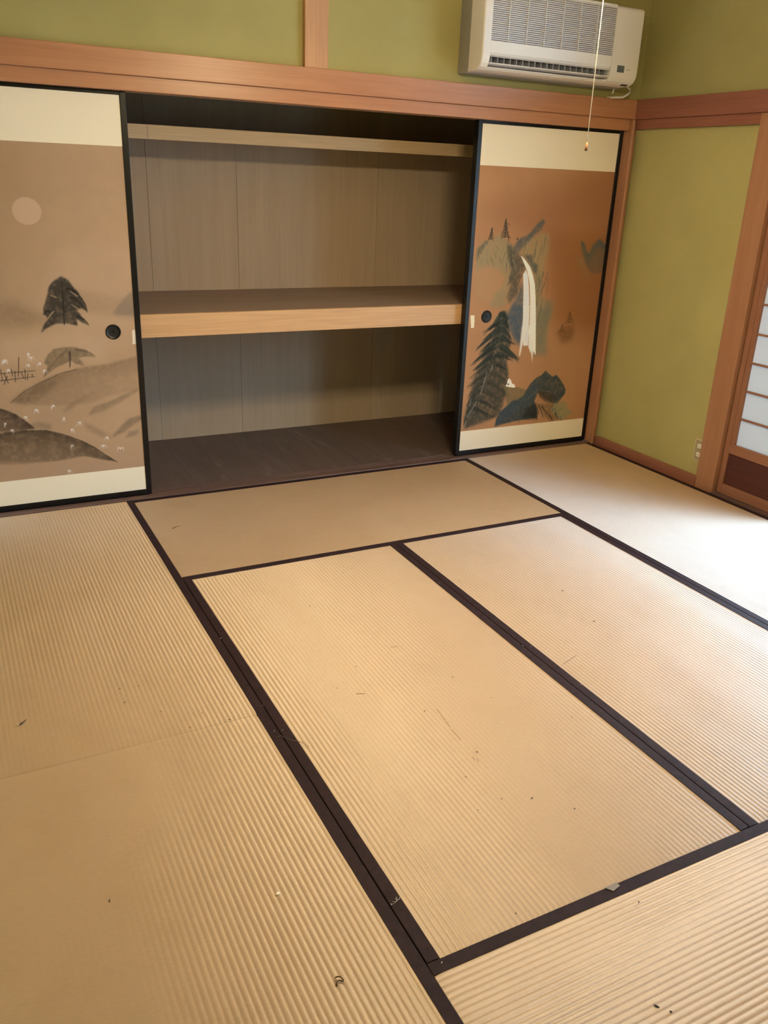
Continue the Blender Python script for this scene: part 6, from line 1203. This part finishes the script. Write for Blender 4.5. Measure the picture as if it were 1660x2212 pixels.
bm = bmesh.new(); addbox(bm, 2.478, 2.516, -.156, -.140, 1.9135, 1.9215, .001); obj('intake_notch', bm, 'ac_dark', rc)
bm = bmesh.new(); tube(bm, [(2.594, -.045, 1.945), (2.614, -.046, 1.926), (2.634, -.047, 1.916), (2.637, -.047, 1.903), (2.622, -.046, 1.890), (2.594, -.044, 1.876), (2.555, -.020, 1.8735), (2.53, .005, 1.8735)], .0052, 10); obj('drain_hose', bm, 'white_tube', ac, True)
bm = bmesh.new(); tube(bm, [(2.523, -.05, 1.911), (2.522, -.05, 1.900), (2.5215, -.048, 1.887)], .004, 8); obj('cable_stub', bm, 'white_tube', ac, True)

# ------------------------------------------------------------------ outlet
ou = empty('wall_outlet', (XW, -.79, .12), 'beige double wall outlet low on the green wall beside the pillar', 'outlet')
box('plate', XW-.0040, XW+.001, -.8165, -.7545, .1200, .2360, 'outlet_rim', ou, .0015)
box('face', XW-.0052, XW-.003, -.8165, -.7590, .1245, .2315, 'outlet', ou, .0008)
for z in (.155, .200):
    s_ = box('socket', XW-.0085, XW-.0045, -.802, -.776, z-.0105, z+.0125, 'socket', ou, .002)
    for y in (-.7935, -.7845): box('slot', XW-.0088, XW-.0080, y-.001, y+.001, z-.004, z+.005, 'slot', s_)

# ------------------------------------------------------------------ pendant lamp (above the frame) with its pull cord
LX, LY, LZ = .932, -1.830, 2.03
la = empty('pendant_lamp', (LX, LY, ZC), 'ring-tube pendant lamp whose pull cord hangs before the air conditioner', 'lamp')
bm = bmesh.new(); lathe(bm, [(.0001, ZC-.002), (.045, ZC-.002), (.042, ZC-.028), (.0001, ZC-.032)], LX, LY); obj('canopy', bm, 'lamp_shade', la, True)
bm = bmesh.new(); tube(bm, [(LX, LY, ZC-.03), (LX, LY, LZ+.06)], .004); obj('cord', bm, 'lamp_shade', la)
bm = bmesh.new(); lathe(bm, [(.0001, LZ+.065), (.05, LZ+.062), (.05, LZ+.020), (.0001, LZ+.018)], LX, LY); obj('housing', bm, 'lamp_shade', la, True)
bm = bmesh.new(); lathe(bm, [(.050, LZ+.060), (.070, LZ+.056), (.070, LZ+.052), (.050, LZ+.056)], LX, LY, 40); obj('shade', bm, 'lamp_shade', la, True)
def ring(R, r, z):
    bm = bmesh.new(); seg, sg = 32, 8
    g_ = [[bm.verts.new((LX+(R+r*math.cos(2*math.pi*j/sg))*math.cos(2*math.pi*i/seg), LY+(R+r*math.cos(2*math.pi*j/sg))*math.sin(2*math.pi*i/seg), z+r*math.sin(2*math.pi*j/sg))) for j in range(sg)] for i in range(seg)]
    for i in range(seg):
        for j in range(sg): bm.faces.new((g_[i][j], g_[(i+1) % seg][j], g_[(i+1) % seg][(j+1) % sg], g_[i][(j+1) % sg]))
    return bm
obj('tube', ring(.150, .014, LZ), 'tube', la, True); obj('tube', ring(.105, .014, LZ), 'tube', la, True)
bm = bmesh.new(); addbox(bm, LX-.15, LX+.15, LY-.006, LY+.006, LZ+.014, LZ+.020); addbox(bm, LX-.006, LX+.006, LY-.15, LY+.15, LZ+.0205, LZ+.026); obj('bracket', bm, 'lamp_metal', la)
bm = bmesh.new(); tube(bm, [(LX, LY, LZ+.02), (LX, LY, 1.70), (LX, LY, 1.545)], 0.0012, 6); pc = obj('pull_cord', bm, 'cord', la)
bm = bmesh.new(); lathe(bm, [(.0001, 1.549), (.0022, 1.548), (.0034, 1.536), (.0042, 1.527), (.0001, 1.5265)], LX, LY, 12); obj('pull_knob', bm, 'pull', pc, True)

# ------------------------------------------------------------------ bits lying on the mats
def pod(bm, c, d, ln, wd, h, seg=8, n=7, tilt=0.):
    d = Vector((math.cos(d), math.sin(d), tilt)); u = Vector((-d.y, d.x, 0)).normalized(); rings = []
    for i in range(n):
        t = i/(n-1); rr = math.sin(math.pi*min(max(t, .04), .96)); p = Vector(c)+d*ln*(t-.5)
        rings.append([bm.verts.new(p+u*math.cos(2*math.pi*k/seg)*wd*.5*rr+Vector((0, 0, 1))*(h*.5+math.sin(2*math.pi*k/seg)*h*.5*rr)) for k in range(seg)])
    for a, b in zip(rings, rings[1:]):
        for k in range(seg): bm.faces.new((a[k], a[(k+1) % seg], b[(k+1) % seg], b[k]))
    bm.faces.new(rings[0][::-1]); bm.faces.new(rings[-1]); bmesh.ops.recalc_face_normals(bm, faces=bm.faces[:])
e = empty('dead_insect', (-.636, -1.624, 0), 'dead brown insect with a pale wing on the mat by the moon door', 'insect')
bm = bmesh.new(); pod(bm, (-.634, -1.621, 0), .55, .020, .006, .005); obj('body', bm, 'insect', e, True)
bm = bmesh.new(); tube(bm, [(-.628, -1.617, .004), (-.622, -1.612, .004), (-.6185, -1.607, .003)], .0014, 6, .0005); obj('tail', bm, 'insect', e, True)
bm = bmesh.new(); pod(bm, (-.6430, -1.6245, .002), 1.0, .006, .004, .004); obj('wing', bm, 'wing', e, True)
bm = bmesh.new(); pod(bm, (-.204, -2.478, -.0005), .3, .011, .0085, .004, 6, 4); tag(obj('paint_chip', bm, 'crumb'), 'small white chip on the worn mat in the near corner', 'chip')
bm = bmesh.new(); cx, cy = -.174, -2.730
tube(bm, [(cx-.006, cy-.006, .001), (cx-.005, cy, .003), (cx+.002, cy+.0015, .004), (cx+.009, cy-.003, .003), (cx+.010, cy-.001, .004), (cx+.007, cy+.006, .006), (cx, cy+.010, .005), (cx-.003, cy+.009, .004)], .0014, 6); tag(obj('curled_husk', bm, 'husk', None, True), 'curled brown husk on the mat at the very front', 'husk')
bm = bmesh.new(); cx, cy = .016, -2.606
for pts in ([(-.012, -.003), (-.004, -.002), (.003, .001), (.010, .004)], [(-.007, .004), (-.003, .001), (.002, .001)], [(.003, .001), (.005, .006), (.006, .011)], [(.003, .001), (.003, .006), (.003, .009)], [(.006, .002), (.011, .004), (.013, .008)]):
    tube(bm, [(cx+a, cy+b, .0022+.0006*i) for i, (a, b) in enumerate(pts)], .0005, 5)
tag(obj('feather_tuft', bm, 'fluff'), 'tiny grey feather tuft caught on the dark cloth edging', 'feather')
bm = bmesh.new(); P_ = [(-.0137, -1.9642), (-.004, -1.9640), (.004, -1.978), (.013, -1.989), (.022, -1.998), (.032, -2.005), (.041, -2.018), (.0478, -2.040)]
tube(bm, [(a, b, .0022+.0008*math.sin(i)) for i, (a, b) in enumerate(P_)], .0006, 5); tag(obj('thread', bm, 'hair'), 'curved grey thread lying across the double dark edging', 'thread')
bm = bmesh.new(); q = [bm.verts.new(p) for p in ((.452, -2.7655, .0018), (.4625, -2.7815, .0022), (.487, -2.776, .0026), (.4840, -2.7645, .0020))]; bm.faces.new(q)
r_ = bmesh.ops.extrude_face_region(bm, geom=bm.faces[:]); bmesh.ops.translate(bm, vec=(0, 0, .0006), verts=[v for v in r_['geom'] if isinstance(v, bmesh.types.BMVert)]); bmesh.ops.recalc_face_normals(bm, faces=bm.faces[:])
tag(obj('plastic_scrap', bm, 'film'), 'grey scrap of film stuck to the edging of the nearest mat', 'scrap')
bm = bmesh.new(); tube(bm, [(.086, -.400, .001), (.096, -.394, .0015), (.106, -.388, .0015), (.122, -.386, .001)], .0022, 6, .0006); tag(obj('twig', bm, 'twig', None, True), 'short brown twig on the crosswise mat before the closet', 'twig')
for c, ln, wd, lb in (((.3485, -3.0321, -.0004), .012, .005, 'larger dark oval seed on the nearest crosswise mat'), ((.3648, -3.0525, -.0004), .006, .004, 'smaller dark seed on the nearest crosswise mat')):
    bm = bmesh.new(); pod(bm, c, -1.0, ln, wd, .003); tag(obj('seed', bm, 'seed', None, True), lb, 'seed', 'seeds on the nearest mat')
SPECKS= [(-0.274, -1.718), (-0.17, -1.772), (-0.108, -1.834), (-0.536, -0.346), (-0.219, -1.824), (-0.53, -2.348), (0.453, -2.245), (0.454, -2.247), (0.336, -1.725), (0.586, -1.901), (0.232, -1.812), (0.583, -1.087), (0.635, -2.044), (0.417, -2.023), (0.795, -2.223), (0.331, -2.439), (0.408, -2.43), (0.232, -2.74), (0.48, -2.459), (0.37, -2.322), (-0.358, -1.631), (0.367, -0.882), (0.358, -1.292), (1.292, -1.549), (1.245, -1.79), (0.969, -1.323), (0.493, -2.828), (-0.357, -1.554), (-0.304, -1.563), (1.295, -0.864), (0.985, -0.971), (0.554, -2.535), (2.65, -0.583), (1.986, -0.719)]
WHITE= [(-0.466, -1.645), (0.159, -1.875), (0.445, -2.228), (-0.001, -1.807), (-0.013, -1.935), (0.01, -1.94), (0.004, -2.607), (0.028, -2.777), (0.904, -1.831), (0.926, -1.847), (0.887, -1.311), (0.931, -2.098), (1.267, -0.347), (0.891, -0.853), (0.002, -1.386), (1.299, -0.877), (-0.249, -2.724), (0.595, -2.159), (0.731, -2.272), (0.0, -1.388)]
SCRATCH=[(0.4563, -2.0248, 0.4502, -2.0851),(0.4497, -2.0879, 0.4461, -2.1188),(0.4439, -2.1277, 0.443, -2.1811),(0.4335, -2.256, 0.4316, -2.2687),(0.4386, -2.2674, 0.4377, -2.2804),(0.2735, -1.8594, 0.2975, -1.8688),(1.2884, -1.547, 1.2965, -1.5522),(1.239, -1.7843, 1.244, -1.7973),(0.4939, -1.6607, 0.5176, -1.6655),(0.9601, -1.9757, 1.0323, -1.9506)]
rg = random.Random(4)
def specks(name, pts, material, label, r0, r1):
    bm = bmesh.new()
    for x, y in pts: pod(bm, (x, y, .0013), rg.uniform(0, 6.28), rg.uniform(r0, r1)*rg.choice((1, 1, 1.6)), r0, .0016, 5, 4)
    return tag(obj(name, bm, material), label, 'debris', kind='stuff')
specks('dark_crumbs', SPECKS, 'speck', 'scattered dark specks of dirt across the mats', .0035, .006)
specks('white_crumbs', WHITE, 'crumb', 'scattered white specks across the mats and edgings', .0022, .0038)
# scratch in the middle mat and its neighbour: dark broken strokes of dirt in the rush
mats_ = [o for o in COL.objects if o.name.startswith('tatami_mat')]
for mt, lo, hi in ((mats_[3], -9, X1), (mats_[4], X1, 9)):
    bm = bmesh.new()
    for (xa, ya, xb, yb) in SCRATCH:
        if lo < xa <= hi: tube(bm, [(xa, ya, -.0003), ((xa+xb)/2, (ya+yb)/2, -.0002), (xb, yb, -.0003)], .0007, 4)
    tag(obj('scratch_marks', bm, 'speck', mt), 'thin dark scratch lines', kind='stuff')
